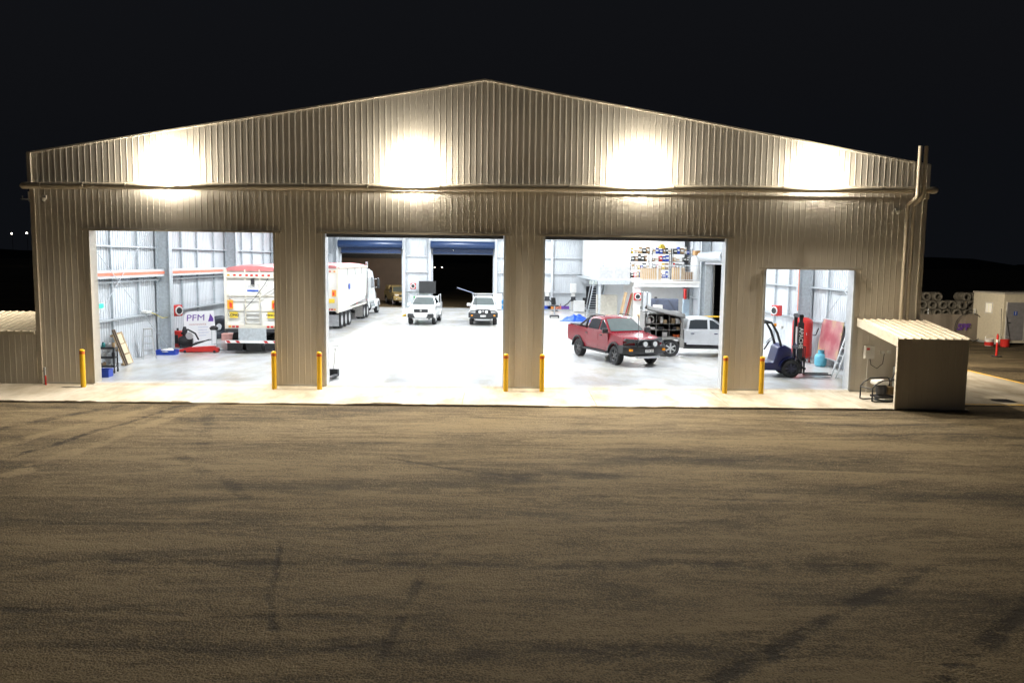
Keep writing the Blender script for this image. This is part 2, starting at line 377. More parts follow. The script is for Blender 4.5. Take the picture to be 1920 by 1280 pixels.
# roof, side and back walls
roof_m = mat('roof_sheet', (.42, .43, .43), rough=.5)
for s_ in (-1, 1):
    MB().slab([(s_ * 15.08, .17, EAVE - .02), (AX, .17, APEX + .0), (AX, 45.1, APEX + .0), (s_ * 15.08, 45.1, EAVE - .02)], (0, 0, -.05)).build('roof_sheet', mat('roof_lining', (.62, .64, .66), rough=.5), shed)
for k in range(5):
    clad(shed, 'wall_sheet', inner_clad, (-14.9, 0, 0), (0, 1, 0), (1, 0, 0), 9 * k + .05, 9 * k + 9, 0, lambda a: EAVE - .1, width=9, rib=.02)
    clad(shed, 'wall_sheet', inner_clad, (14.9, 0, 0), (0, 1, 0), (-1, 0, 0), 9 * k + .05, 9 * k + 9, 0, lambda a: EAVE - .1, [(21, 26.4, 0, 4.3)] if k == 2 else (), width=9, rib=.02)
for s_ in (-1, 1):   # outer skin of the side walls
    ops = [(21, 26.4, -.1, 4.3)] if s_ > 0 else ()
    clad(shed, 'side_sheet', cladding, (s_ * 15, 0, 0), (0, 1, 0), (s_, 0, 0), .1, 45, -.12, lambda a: EAVE - .05, ops, width=9)
BD = [(-13.7, -8.3, 0, 5.25), (-5.5, -.1, 0, 5.25), (8.35, 9.27, 0, 2.08)]
clad(shed, 'back_sheet', inner_clad, (0, 44.9, 0), (1, 0, 0), (0, -1, 0), -14.95, 14.95, 0, lambda a: gable(a) - .1, BD, width=3.2, rib=.02, breaks=(AX,))
MB().box(8.0, 9.6, 45.35, 45.4, 0, 2.5).build('dark_door_backing', dark_m, shed)  # dark sheet set just behind the personnel doorway so the opening reads dark
def ibeam(mb, p0, p1, w, d, side, t=.02):      # member from p0 to p1; flange width w across `side`, depth d along the third axis
    p0, p1 = Vector(p0), Vector(p1); ax = (p1 - p0).normalized(); sd = Vector(side).normalized(); dp = ax.cross(sd)
    for c0, c1, e0, e1 in ((-w / 2, w / 2, -d / 2, -d / 2 + t), (-w / 2, w / 2, d / 2 - t, d / 2), (-t / 2, t / 2, -d / 2 + t, d / 2 - t)):
        q = [p + sd * c + dp * e for p in (p0, p1) for c, e in ((c0, e0), (c1, e0), (c1, e1), (c0, e1))]
        mb.add(q, [(0, 1, 2, 3), (4, 7, 6, 5), (0, 4, 5, 1), (1, 5, 6, 2), (2, 6, 7, 3), (3, 7, 4, 0)])
    return mb
for k in range(1, 5):
    for s_ in (-1, 1):
        x = s_ * 14.5
        ibeam(MB(), (x, 9 * k, 0), (x, 9 * k, EAVE - .35), .34, .62, (0, 1, 0), .03).build('column', galv, shed)
        MB().box(x - .38, x + .38, 9 * k - .25, 9 * k + .25, 0, .035).build('base_plate', galv, shed)
        e = (s_ * 14.6, 9 * k, EAVE - .55); a = (AX, 9 * k, APEX - .55)
        ibeam(MB(), e, a, .26, .55, (0, 1, 0), .025).build('rafter', galv, shed)
for s_ in (-1, 1):
    for k in range(5):
        y0, y1 = 9 * k + (.3 if k == 0 else .18), 9 * k + 8.82
        for z in (1.8, 3.28, 4.7, 6.1):
            if s_ > 0 and k == 2 and z < 5: y1b = 20.9
            else: y1b = y1
            MB().box(s_ * 14.86 - .0, s_ * 14.66, y0, y1b, z - .035, z + .035).build('girt', galv, shed)
        if s_ < 0:
            MB().m(0).box(-14.72, -14.42, y0, y1, 3.44, 3.76).build('crane_beam', steel_lt, shed)
            MB().box(-14.418, -14.40, y0, y1, 3.54, 3.66).build('crane_rail_stripe', redox, shed)
        for t in (.3, .52, .78):
            yy = 9 * k + 9 * t
            if s_ > 0 and k == 2: continue
            MB().box(s_ * 14.84, s_ * 14.74, yy - .03, yy + .03, 1.84 if t != .52 else .02, 6.06).build('girt_bridging', galv, shed)
    def rod(p, q): MB().cyl(p, q, .014, n=6).build('brace_rod', galv, shed)
    rod((s_ * 14.35, .7, 5.9), (s_ * 14.35, 8.7, .3)); rod((s_ * 14.32, .7, .6), (s_ * 14.32, 8.7, 6.6))
# red paint stripes on the far right columns
for k in (1, 2): MB().box(14.17, 14.186, 9 * k - .17, 9 * k - .09, 2.2, 7).build('painted_edge', redox, shed)
# back wall frame, blue shutters
for x in (-14, -8.05, -5.75, .15, 5.2, 9.6, 12.5):
    MB().box(x - .1, x + .1, 44.5, 44.86, 0, gable(x) - .2).build('mullion', steel_lt, shed)
for z in (1.5, 3.2, 4.6, 6.2):
    for a, b in ((-7.9, -5.9), (.3, 5.1), (5.3, 8.25), (9.75, 14.6)):
        MB().box(a, b, 44.68, 44.84, z - .04, z + .04).build('girt', steel_lt, shed)
blue_sh = mat('blue_shutter', (.010, .030, .09), rough=.35, var=.08)
for a, b, z0, zt in BD[:2]:
    sd = MB().cyl((a - .15, 44.2, 5.62), (b + .15, 44.2, 5.62), .34, n=24).build('roller_shutter', blue_sh, shed, smooth=True)
    for k in range(7): MB().box(a, b, 44.5, 44.53 + (k % 2) * .02, 4.83 + k * .085, 4.905 + k * .085).build('shutter_slat', blue_sh, sd)
    MB().box(a, b, 44.49, 44.56, 4.77, 4.826).build('bottom_rail', black_p, sd)
    for x in (a - .22, b + .16): MB().box(x, x + .06, 44.0, 44.6, 5.2, 6.05).build('shutter_bracket', galv, sd)
# galvanised roller door in the right wall
sd = MB().cyl((14.15, 21.0, 4.72), (14.15, 26.5, 4.72), .33, n=24).build('roller_shutter', galv, shed, smooth=True)
for y in (20.95, 26.5): MB().cyl((14.15, y, 4.72), (14.15, y + .05, 4.72), .20, n=16).build('drum_hub', black_p, sd)
for y in (20.9, 26.45): MB().box(14.4, 14.8, y - .06, y + .06, 0, 4.9).build('door_guide', galv, shed)
MB().box(14.35, 14.7, 20.96, 26.39, 4.22, 4.42).build('door_header', steel_lt, shed)
# downpipe header running across the front, with clips
z0, z1 = 6.60, 6.84
header = thing('rainwater_pipe', 'fat cream rainwater pipe running across the whole front under the floodlights', 'pipe', (0, -.215, 0))
nseg = 6
for k in range(nseg):
    xa, xb = -15.15 + 30.35 * k / nseg, -15.15 + 30.35 * (k + 1) / nseg
    za, zb = z0 + (z1 - z0) * k / nseg, z0 + (z1 - z0) * (k + 1) / nseg
    MB().cyl((xa, 0, za), (xb, 0, zb), .105, n=20).build('pipe_length', pipe_m, header, smooth=True)
    if k: MB().cyl((xa - .06, 0, za), (xa + .06, 0, za), .118, n=20).build('coupling', pipe_m, header, smooth=True)
for sx, zc in ((-15.15, z0), (15.2, z1)):
    s_ = 1 if sx > 0 else -1
    MB().lathe([(.118, -.1), (.118, 0), (.105, .06), (.07, .11), (0.001, .13)], 'X', n=18).build('end_cap', pipe_m, header, smooth=True).matrix_local = T(sx, 0, zc) @ Matrix.Diagonal((s_, 1, 1, 1))
for x in [-14.6, -13.2, -11.8, -9.6, -7.8, -5.9, -3.8, -1.4, .1, .5, 2.9, 6.4, 8.9, 11.2, 13.4]:
    zc = z0 + (z1 - z0) * (x + 15.15) / 30.35
    c = MB().lathe([(.104, -.02), (.116, -.02), (.116, .02), (.104, .02)], 'X', n=18).build('pipe_clip', trim_m, header, smooth=True); c.location = (x, 0, zc)
    MB().box(x - .02, x + .02, .1, .19, zc - .02, zc + .02).build('standoff', trim_m, c).matrix_parent_inverse = Matrix.Translation((-x, 0, -zc))
# twin vent pipes at the right corner
for j, (dx, nm) in enumerate(((0, 'nearer the doorways'), (.2, 'at the outer corner'))):
    v = thing('vent_pipe', f'tall cream pipe with offset bend on right front corner, the one {nm}', 'pipe', (14.50 + dx, -.17, 0), group='twin pipes at the corner')
    yy = 0
    MB().tube([(-.14, .0, -.1), (-.14, 0, 6.3), (-.13, -.03, 6.36), (-.01, -.30, 6.58), (0, -.32, 6.64), (0, -.32, 8.25)], .062, n=14).build('pipe', pipe_m, v, smooth=True)
    for zz in (.9, 2.6, 4.2, 5.8): MB().lathe([(.06, -.02), (.073, -.02), (.073, .02), (.06, .02)], 'Z', (-.14, 0, zz), n=14).build('pipe_clip', trim_m, v)
    for zz in (7.0, 7.5): MB().lathe([(.06, -.025), (.073, -.025), (.073, .025), (.06, .025)], 'Z', (0, -.32, zz), n=14).build('pipe_clip', trim_m, v)
# ------------------------------------------------------------------ floodlights
for x, z, nm in ((-10.4, 7.02, 'above the doorway with the tipper trailer'), (-2.25, 7.10, 'above the doorway with two white utes'),
                 (5.28, 7.18, 'above the doorway with the red ute'), (11.27, 7.25, 'above the low forklift doorway')):
    fl = thing('floodlight', 'blazing warm white floodlight on the gable ' + nm, 'floodlight', (x, -.05, z), group='floodlights across the gable')
    w = .30 if x < 11 else .2
    MB().box(-w, w, -.028, .02, -.17, .17).build('housing', alu, fl)
    MB().box(-.05, .05, -.06, .02, -.3, -.16).build('bracket', galv, fl)
    pr = [(-w * 1.08, -.03), (-w * 1.0, -.20), (-w * .5, -.255), (w * .5, -.255), (w * 1.0, -.20), (w * 1.08, -.03)]
    vs = [(a, b, -.19) for a, b in pr] + [(a, b, .19) for a, b in pr]; k = len(pr)
    MB().add(vs, [(i, i + 1, k + i + 1, k + i) for i in range(k - 1)] + [tuple(range(k)), tuple(range(2 * k - 1, k - 1, -1)), (0, k, 2 * k - 1, k - 1)]).build('lens', lens_e, fl)
    ld = bpy.data.lights.new('flood_beam', 'SPOT'); ld.energy = FLOOD_W * (1 if x < 11 else .62); ld.color = FLOOD_COL; ld.spot_size = R_(158); ld.spot_blend = 1; ld.shadow_soft_size = .05
    lo = bpy.data.objects.new('flood_beam', ld); COL.objects.link(lo); lo.parent = fl; lo.location = (0, -.31, .06)
    lo.rotation_euler = (R_(-30), 0, 0)
# floods round the corner: right side wall and back wall (they light the pavement, hut and rear yard)
for nm, loc, rz, e, aim in (('on the side wall above the pavement', (15.08, 9.0, 6.3), R_(90), 9500, -52), ('on the outside of the back wall', (-9.5, 45.25, 6.3), R_(180), 2200, -50), ('on the outer side wall over the small lean-to', (-15.08, 5.0, 6.3), R_(-90), 3500, -48)):
    fl = thing('floodlight', 'warm floodlight mounted ' + nm, 'floodlight', loc, rz)
    MB().box(-.25, .25, -.10, .0, -.15, .15).build('housing', alu, fl, bevel=.01); MB().box(-.05, .05, -.06, .02, -.26, -.15).build('bracket', galv, fl)
    MB().box(-.22, .22, -.11, -.10, -.13, .13).build('lens', mat('side_lens', (1, .9, .72), rough=.3, var=0, emit=30), fl)
    ld = bpy.data.lights.new('flood_beam', 'SPOT'); ld.energy = e; ld.color = FLOOD_COL; ld.spot_size = R_(168); ld.spot_blend = 1; ld.shadow_soft_size = .2
    lo = bpy.data.objects.new('flood_beam', ld); COL.objects.link(lo); lo.parent = fl; lo.location = (0, -.4, 0); lo.rotation_euler = (R_(aim), 0, 0)
# ------------------------------------------------------------------ high bay lamps under the roof
for x in (-10.2, -3.4, 3.4, 10.2):
    for y in (5, 13.5, 22.5, 31.5, 40.5):
        z = gable(x) - 1.25
        hb = thing('high_bay_lamp', 'round high bay lamp hung from the workshop roof', 'lamp', (x, y, z), group='high bay lamps under the roof')
        MB().lathe([(.04, .34), (.1, .3), (.12, .14), (.24, .1), (.25, .0), (.22, 0)], 'Z', n=20).build('housing', dark_m, hb, smooth=True)
        MB().cyl((0, 0, .01), (0, 0, .02), .215, n=20).build('lens', bay_e, hb)
        MB().cyl((0, 0, .34), (0, 0, .70), .008, n=6).build('hanger', galv, hb)
        ld = bpy.data.lights.new('bay_beam', 'AREA'); ld.shape = 'DISK'; ld.size = .42; ld.energy = BAY_W; ld.color = BAY_COL
        lo = bpy.data.objects.new('bay_beam', ld); COL.objects.link(lo); lo.parent = hb; lo.location = (0, 0, -.01)
# ================================================================== VEHICLES
def arc(cx, cz, r, a0, a1, n=10): return [(cx + r * math.cos(R_(a0 + (a1 - a0) * i / n)), cz + r * math.sin(R_(a0 + (a1 - a0) * i / n))) for i in range(n + 1)]
def wheel(parent, c, r, w, rim_m, side, spokes=6, dual=False, hub=None):
    """wheel on the Y axis; side=+1 means outer face toward +Y"""
    ty = MB().lathe([(r * .62, -w / 2 * .8), (r * .9, -w / 2), (r * .985, -w * .36), (r, -w * .15), (r, w * .15), (r * .985, w * .36), (r * .9, w / 2), (r * .62, w / 2 * .8)], 'Y', n=28)
    t = ty.build('wheel', rubber, parent, smooth=True); t.location = c
    o = side * w * .28
    m = MB().lathe([(r * .635, -w * .36), (r * .60, o - side * .05), (r * .60, o), (r * .635, o + side * .03)], 'Y', n=28)
    m.lathe([(r * .16, o + side * .03), (.001, o + side * .035)], 'Y', n=12)
    for k in range(spokes):
        a = 2 * math.pi * k / spokes
        m.at((0, o, 0), ry=a).box(-r * .085, r * .085, -.02, .02, r * .1, r * .61)
    m.M = Matrix.Identity(4)
    rm = m.build('rim', rim_m, t)
    MB().cyl((0, o - side * .06, 0), (0, o - side * .055, 0), r * .6, n=20).build('brake_disc', dark_m, t)
    return t
HWB = .90
def ute(root, paint, back='tub', bar='full', rim_m=None, spots=2, flare_m=None, plate='', tyre=.385, aerial=False, steps=True, badge=True, lights=lamp_clear, only_front_doors=False):
    """local frame: +X forward, +Y left, ground at z=0"""
    rim_m = rim_m or alu; flare_m = flare_m or black_p; lift = .06
    F, B = 1.62, -1.52; zc = tyre; ar = tyre + .085
    rear = -2.55 if back == 'tub' else -.92
    def warp(x, y, z):
        t = abs(y) / HWB; k = 1
        if x > 1.7: x -= (x - 1.7) / .85 * .26 * t ** 2.6
        if x < -2.3: x += .05 * t ** 3
        if z > 1.02 and x > .9: k = .93; z -= .035 * t ** 2
        if z < .62: k = .965
        elif .7 < z < 1.0: k = 1.012
        return (x, y * k, z)
    low = [(rear, .62 + lift)]
    if back == 'tub': low += [(B - ar, .52 + lift)] + arc(B, zc + .02, ar, 172, 8, 10) + [(B + ar, .44 + lift)]
    low += [(F - ar, .44 + lift)] + arc(F, zc + .02, ar, 172, 8, 10) + [(F + ar, .52 + lift), (2.46, .56 + lift), (2.52, .80), (2.5, 1.02), (2.42, 1.11), (2.1, 1.17), (1.6, 1.22), (1.12, 1.26), (-.85, 1.26)]
    if back == 'tub': low += [(-.86, 1.29), (-2.5, 1.33), (-2.57, 1.30), (-2.58, .9)]
    else: low += [(-.92, 1.26)]
    ys = [-HWB, -.82, -.6, -.3, 0, .3, .6, .82, HWB]
    body = MB().extr(low, ys, warp).build('body', paint, root, smooth=True, bevel=.018)
    hb = lambda z: .845 - .20 * max(0, (z - 1.24) / .58) ** 1.15
    cabp = [(-.86, 1.22), (-.80, 1.62), (-.70, 1.79), (-.5, 1.835), (-.1, 1.85), (.25, 1.83), (.46, 1.77), (1.22, 1.23)]
    def cw(x, y, z): t = abs(y) / .845; return (x - .10 * t ** 2 * (1 if x > .2 else -.4), (1 if y > 0 else -1) * hb(z) * t, z - (.03 * t ** 2 if z > 1.6 else 0))
    cab = MB().extr(cabp, [-.845, -.8, -.5, 0, .5, .8, .845], cw).build('cab', paint, root, smooth=True, bevel=.02)
    # windscreen follows the cab front
    vs = []; N = 8
    for (x, z) in ((1.14, 1.29), (.80, 1.535), (.50, 1.755)):
        for i in range(N + 1):
            t = -1 + 2 * i / N; w = hb(z) - .065
            vs.append((x - .10 * (t * .93) ** 2 + .014, w * t, z + .012 - (.03 * t * t if z > 1.6 else 0)))
    MB().add(vs, [(r * (N + 1) + i, r * (N + 1) + i + 1, (r + 1) * (N + 1) + i + 1, (r + 1) * (N + 1) + i) for r in range(2) for i in range(N)]).build('windscreen', glass('windscreen_glass', (.10, .12, .12)), root, smooth=True)
    for s in (-1, 1):
        for nm, pp in (('side_window', [(1.0, 1.30), (.93, 1.36), (.44, 1.69), (.30, 1.71), (.30, 1.30)]), ('side_window', [(.20, 1.30), (.20, 1.715), (-.35, 1.72), (-.58, 1.68), (-.66, 1.30)])):
            MB().slab([(x - .05, s * (hb(z) - .006), z) for x, z in pp], (0, s * .016, 0)).build(nm, glass_d, root)
        # door skins: proud panels leave shut lines
        for pp in ([(1.08, .60), (1.10, 1.2), (.27, 1.22), (.27, .58)], [(.245, .58), (.245, 1.22), (-.70, 1.22), (-.72, .98), (-.98 + .0, .72), (-.62, .58)]):
            if back != 'tub' and pp[0][0] < .5: pp = [(.245, .58), (.245, 1.22), (-.80, 1.22), (-.80, .58)]
            dd = MB().slab([(x, s * (HWB * (1.0 if z > .7 else .985) - .004), z) for x, z in pp], (0, s * .018, 0)).build('door', paint, root, bevel=.008)
            hx = min(p[0] for p in pp) + .16
            MB().box(hx, hx + .17, *sorted((s * (HWB + .012), s * (HWB + .04))), 1.08, 1.115).build('handle', chrome if badge else black_p, dd)
        # mirrors, flares, steps, lamps
        MB().at((1.0, s * 1.0, 1.31)).box(-.06, .06, -.12, .12, -.09, .10).build('mirror', black_p if flare_m is black_p else paint, root, bevel=.03)
        for cx in ((F, B) if back == 'tub' else (F,)):
            o = arc(cx, zc + .02, ar + .05, 178, 2, 12); i_ = arc(cx, zc + .02, ar - .015, 2, 178, 12)
            pl = o + i_
            nq = len(o); vs = []
            for yy in (HWB - .03, HWB + .055): vs += [(x, s * yy, z) for x, z in pl]
            L_ = len(pl); fs = []
            for q in range(nq - 1):
                a, b, c, d = q, q + 1, L_ - 2 - q, L_ - 1 - q
                fs += [(a, b, c, d), (L_ + d, L_ + c, L_ + b, L_ + a), (a, L_ + a, L_ + b, b), (d, c, L_ + c, L_ + d)]
            MB().add(vs, fs).build('wheel_arch_flare', flare_m, root, smooth=True)
        if steps: MB().box(-.95, 1.05, *sorted((s * .80, s * .98)), .40, .47).build('side_step', black_p, root, bevel=.02)
        hl = MB().slab([(2.475, s * .48, .98), (2.475, s * .50, 1.09), (2.40, s * .84, 1.12), (2.34, s * .87, 1.02), (2.42, s * .74, .95)], (-.12, 0, 0)).build('headlight', lights, root, bevel=.01)
        if back == 'tub': MB().box(-2.61, -2.53, *sorted((s * .72, s * .86)), .95, 1.22).build('tail_light', redlens, root)
        wheel(root, (F, s * .79, zc), tyre, .27, rim_m, s)
        wheel(root, (B, s * .79, zc), tyre, .27, rim_m, s)
    MB().box(-2.2, 2.3, -.55, .55, .38, .60).build('underbody', dark_m, root)
    MB().box(2.36, 2.53, -.46, .46, .80, 1.07).build('grille', black_p, root, bevel=.02)
    for k in range(4): MB().box(2.53, 2.545, -.44, .44, .83 + k * .055, .85 + k * .055).build('grille_bar', dark_m, root)
    if badge: MB().cyl((2.54, 0, .96), (2.575, 0, .96), .075, n=14).build('badge', chrome, root)
    # bumper / bull bar
    def bw(x, y, z): t = abs(y) / .98; return (x - .36 * t ** 2.6, y, z + .10 * t ** 2 * (1 if z < .5 else .2))
    bl = [(2.40, .46), (2.60, .42), (2.74, .50), (2.78, .66), (2.76, .80), (2.66, .84), (2.40, .82)]
    bb = MB().extr(bl, [-.98, -.88, -.65, -.35, 0, .35, .65, .88, .98], bw).build('bull_bar' if bar else 'bumper', black_p if bar else paint, root, smooth=True, bevel=.02)
    MB().box(2.55, 2.76, -.5, .5, .36, .45).build('skid_plate', alu, bb)
    for s in (-1, 1): MB().box(2.58, 2.69, *sorted((s * .68, s * .80)), .64, .72).build('indicator', amber if bar == 'full' else lamp_clear, bb)
    if bar == 'full':
        MB().tube([(2.70, -.50, .82), (2.74, -.46, 1.00), (2.74, -.36, 1.07), (2.75, .36, 1.07), (2.74, .46, 1.00), (2.70, .50, .82)], .032, n=10).build('hoop', black_p, bb, smooth=True)
        for s in (-1, 1): MB().tube([(2.68, s * .48, 1.0), (2.56, s * .74, .98), (2.38, s * .90, .90), (2.30, s * .94, .80)], .028, n=8).build('hoop', black_p, bb, smooth=True)
    for k in range(spots):
        y = (-.22, .22)[k]
        sp = MB().lathe([(.001, -.07), (.09, -.05), (.115, .02), (.118, .05), (.10, .05)], 'X', n=18).build('spotlight', black_p, root, smooth=True); sp.location = (2.80, y, .93)
        MB().lathe([(.105, .046), (.06, .058), (.001, .062)], 'X', n=18).build('lens', lamp_clear, sp, smooth=True)
    pl = MB().box(2.785, 2.80, -.19, .19, .60, .71).build('number_plate', plate_m, root)
    if plate: text('plate_text', plate, .10, ink, pl, T(2.803, 0, .655) @ Matrix(((0, 0, 1, 0), (1, 0, 0, 0), (0, 1, 0, 0), (0, 0, 0, 1))))
    if aerial:
        MB().tube([(2.62, aerial, .85), (2.63, aerial, 1.3), (2.60, aerial, 2.05)], .012, n=6).build('aerial', black_p, root)
    if back == 'tub':
        MB().box(-2.50, -.92, -.80, .80, 1.325, 1.37).build('tub_cover', black_p, root, bevel=.015)
    for x in (.9, .2): MB().tube([(x, 0, 1.27), (x - .22, .3, 1.285), (x - .3, .55, 1.27)], .008, n=5).build('wiper', black_p, root) if x > .5 else None
    return root
def face(dx, dy): return math.atan2(dy, dx)
# --- red double-cab ute: rear-left wheel (4.3,9.17), front wheels (5.45,6.17) and (7.01,6.89)
red_paint = mat('cherry_red_paint', (.21, .006, .016), rough=.25, var=.06, coat=.45)
rz = face(1.18, -2.92)
a = Vector((math.cos(rz), math.sin(rz))); lf = Vector((-a.y, a.x))
c = Vector((5.45, 6.17)) - a * 1.62 + lf * .93
red = thing('ute', 'cherry red dual-cab ute with black bull bar and two round spotlights', 'ute', (c.x, c.y, 0), rz)
red.scale = (1.05, 1.05, 1.06)
ute(red, red_paint, rim_m=mat('dark_rim', (.12, .12, .125), rough=.35, metal=.6), plate='1TM 3J3', aerial=-.42, badge=False, lights=glass('smoked_lens', (.09, .10, .11)))
sb = MB().tube([(-.98, -.80, 1.34), (-.92, -.74, 1.62), (-.94, -.62, 1.76), (-.94, .62, 1.76), (-.92, .74, 1.62), (-.98, .80, 1.34)], .05, n=10)
sb.tube([(-.94, -.74, 1.66), (-1.5, -.80, 1.37)], .045).tube([(-.94, .74, 1.66), (-1.5, .80, 1.37)], .045).build('sports_bar', black_p, red, smooth=True)
for s in (-1, 1): MB().tube([(.25, s * .60, 1.845), (.1, s * .60, 1.88), (-.5, s * .60, 1.88), (-.68, s * .60, 1.82)], .018, n=6).build('roof_rail', black_p, red)
# --- two white utes facing the camera
white_ute = mat('white_car_paint', (.74, .75, .75), rough=.25, var=.03, coat=.7)
u1 = thing('ute', 'white dual-cab ute with dark grille smile and colour-coded bumper, tray full of gear', 'ute', (-4.55, 27.9, 0), R_(-91.5))
ute(u1, white_ute, bar=None, spots=0, flare_m=white_ute, plate='1MZ 7B2', tyre=.37)
MB().box(2.48, 2.72, -.86, .86, .50, .78).build('lower_bar', black_p, u1, bevel=.05)
MB().slab([(2.56, -.42, 1.02), (2.60, 0, .86), (2.56, .42, 1.02), (2.56, .34, .88), (2.60, 0, .80), (2.56, -.34, .88)], (.02, 0, 0)).build('grille_wing', black_p, u1)
for s in (-1, 1): MB().tube([(-.95, s * .8, 1.33), (-.95, s * .8, 1.86), (-2.4, s * .8, 1.86), (-2.45, s * .8, 1.33)], .03).build('tub_rack', alu, u1)
MB().box(-2.3, -1.0, -.7, .7, 1.38, 1.72).build('toolbox', offwhite, u1, bevel=.02)
u2 = thing('ute', 'white dual-cab ute with black bull bar, two spotlights and twin aerials', 'ute', (-.55, 28.1, 0), R_(-89))
ute(u2, white_ute, bar='full', spots=2, flare_m=white_ute, plate='1KD 4R8', aerial=-.5, tyre=.385)
MB().tube([(2.62, -.44, .85), (2.6, -.44, 2.15)], .012, n=6).build('aerial', black_p, u2)
rk = MB()
for x in (.3, -.5): rk.box(x - .03, x + .03, -.66, .66, 1.9, 1.94); rk.box(x - .02, x + .02, -.64, -.6, 1.82, 1.9); rk.box(x - .02, x + .02, .6, .64, 1.82, 1.9)
rk.box(-.55, .35, -.66, -.62, 1.93, 1.99).box(-.55, .35, .62, .66, 1.93, 1.99).build('roof_rack', black_p, u2)
aw = MB(); aw.box(-.6, .4, -.78, -.66, 1.9, 2.0); aw.build('awning_roll', mat('grey_canvas', (.16, .17, .19), rough=.7), u2)
MB().slab([(-1.6, -.72, 1.95), (-1.6, -1.9, 2.33), (-2.2, -1.9, 2.33), (-2.2, -.72, 1.95)], (0, 0, .03)).build('canopy_door', mat('blue_grey_panel', (.25, .30, .40), rough=.4), u2)
MB().box(-2.55, -.95, -.76, .76, 1.34, 1.95).build('canopy', white_ute, u2, bevel=.05)
# --- silver canopy ute, side lid open; rear wheel at (8.5,9.2), facing right
silver = mat('silver_car_paint', (.55, .57, .59), rough=.28, metal=.15, var=.04, coat=.6)
can = mat('grey_canopy_alloy', (.30, .295, .28), rough=.5, metal=.3, var=.1)
rz = R_(-3)
cu = thing('ute', 'silver tray ute with open-sided grey tool canopy stacked with gear', 'ute', (8.55 + 1.52, 9.2 + .79, 0), rz)
ute(cu, silver, back='none', bar=None, spots=0, flare_m=black_p, rim_m=alu, tyre=.40)
MB().box(-2.75, -.98, -.95, .95, .80, .90).build('tray_deck', can, cu)
cn = MB(); cn.box(-2.75, -.98, .91, .95, .9, 1.95).box(-2.75, -2.71, -.95, .91, .9, 1.95).box(-1.02, -.98, -.95, .91, .9, 1.95).box(-2.75, -.98, -.95, .95, 1.95, 2.0)
cn.build('canopy_shell', can, cu, bevel=.01)
for z in (1.22, 1.5): MB().box(-2.70, -1.03, -.80, .90, z, z + .025).build('canopy_shelf', can, cu)
for x in (-2.2, -1.6): MB().box(x, x + .02, -.78, .9, .92, 1.93).build('canopy_divider', can, cu)
lid = MB().extr([(0, 0), (.02, .06), (.35, .17), (.70, .16), (.95, .02), (.95, -.02), (.70, .11), (.35, .12), (.04, .02)], [-.88, -.3, .3, .88])
lo = lid.build('canopy_lid', mat('dark_lid', (.035, .033, .03), rough=.6), cu, smooth=True); lo.rotation_euler = (R_(-12), 0, R_(-90)); lo.location = (-1.865, -.6, 2.02)
for x in (-2.68, -1.06): MB().cyl((x, -.93, 1.6), (x, -1.62, 2.08), .014, n=6).build('gas_strut', chrome, cu)
MB().box(-2.1 + 1.0, -2.1 + 1.06, -.96, -.90, .9, 1.95).build('canopy_post', can, cu)
MB().box(-1.05, -.98, -.97, -.85, .55, .9).build('tray_corner', can, cu)
for x0, x1 in ((-1.06, -.98 + .02), (-2.75, -2.05)):
    pass
MB().box(-1.12, -.30 - .62, -.95, -.62, .42, .80).build('under_tray_box', can, cu)
bx = MB().box(-1.14 + .02, -.96, -.953, -.94, .45, .78).build('box_door', can, cu)
MB().slab([(-2.0, -.95, .80), (-1.95, -.95, .50), (-1.15, -.95, .45), (-1.15, -.95, .80)], (0, .08, 0)).build('mudguard', can, cu) if False else None
o_ = arc(-1.52, .42, .52, 175, 5, 10); i_ = arc(-1.52, .42, .49, 5, 175, 10)
vs = [(x, y, z) for y in (-.95, -.66) for x, z in o_ + i_]; fs = []; nq = len(o_); L_ = 2 * nq
for q in range(nq - 1):
    a_, b_, c_, d_ = q, q + 1, L_ - 2 - q, L_ - 1 - q
    fs += [(a_, b_, c_, d_), (L_ + d_, L_ + c_, L_ + b_, L_ + a_), (a_, L_ + a_, L_ + b_, b_), (d_, c_, L_ + c_, L_ + d_)]
MB().add(vs, fs).build('mudguard', can, cu)
MB().box(-2.74, -2.10, -.95, -.9, .42, .80).build('tail_box', can, cu)
MB().box(-2.74, -.99, -.6, .94, 2.003, 2.03).build('canopy_roof', MATS['dark_lid'], cu)
GM = Matrix.Translation((10.07, 9.99, 0)) @ Matrix.Rotation(rz, 4, 'Z'); gname = ['orange', 'lime', 'red', 'off-white', 'dark steel', 'black', 'aluminium', 'timber', 'grey']
gr = random.Random(5); gcol = [mat('case_orange', (.75, .14, .03)), mat('case_lime', (.62, .68, .04)), red_p, offwhite, dark_m, black_p, alu, timber, mat('case_grey', (.3, .31, .33))]
for z, h in ((.905, .24), (1.25, .2), (1.53, .3)):
    x = -2.66
    while x < -1.15:
        w = gr.uniform(.12, .30); hh = gr.uniform(.08, h); 
        m_ = gcol[0] if (z < 1 and x > -1.5) else gcol[1] if (z < 1 and -1.85 < x < -1.6) else gr.choice(gcol[3:])
        if not any(abs(x + w / 2 - dv) < w / 2 + .03 for dv in (-2.19, -1.59)):
            tc_ = MB().at((0, 0, 0), rz=gr.uniform(-.2, .2)).box(-w / 2 + .01, w / 2 - .01, -.05, .3, 0, hh).build('tool_case', m_, None, bevel=.01)
            tc_.matrix_world = GM @ T(x + w / 2, -.72, z)
            tag(tc_, f'{gname[gcol.index(m_)]} tool case on the {"bottom" if z < 1 else "middle" if z < 1.4 else "top"} shelf of the open ute canopy', 'tool case', 'gear in the ute canopy')
        x += w
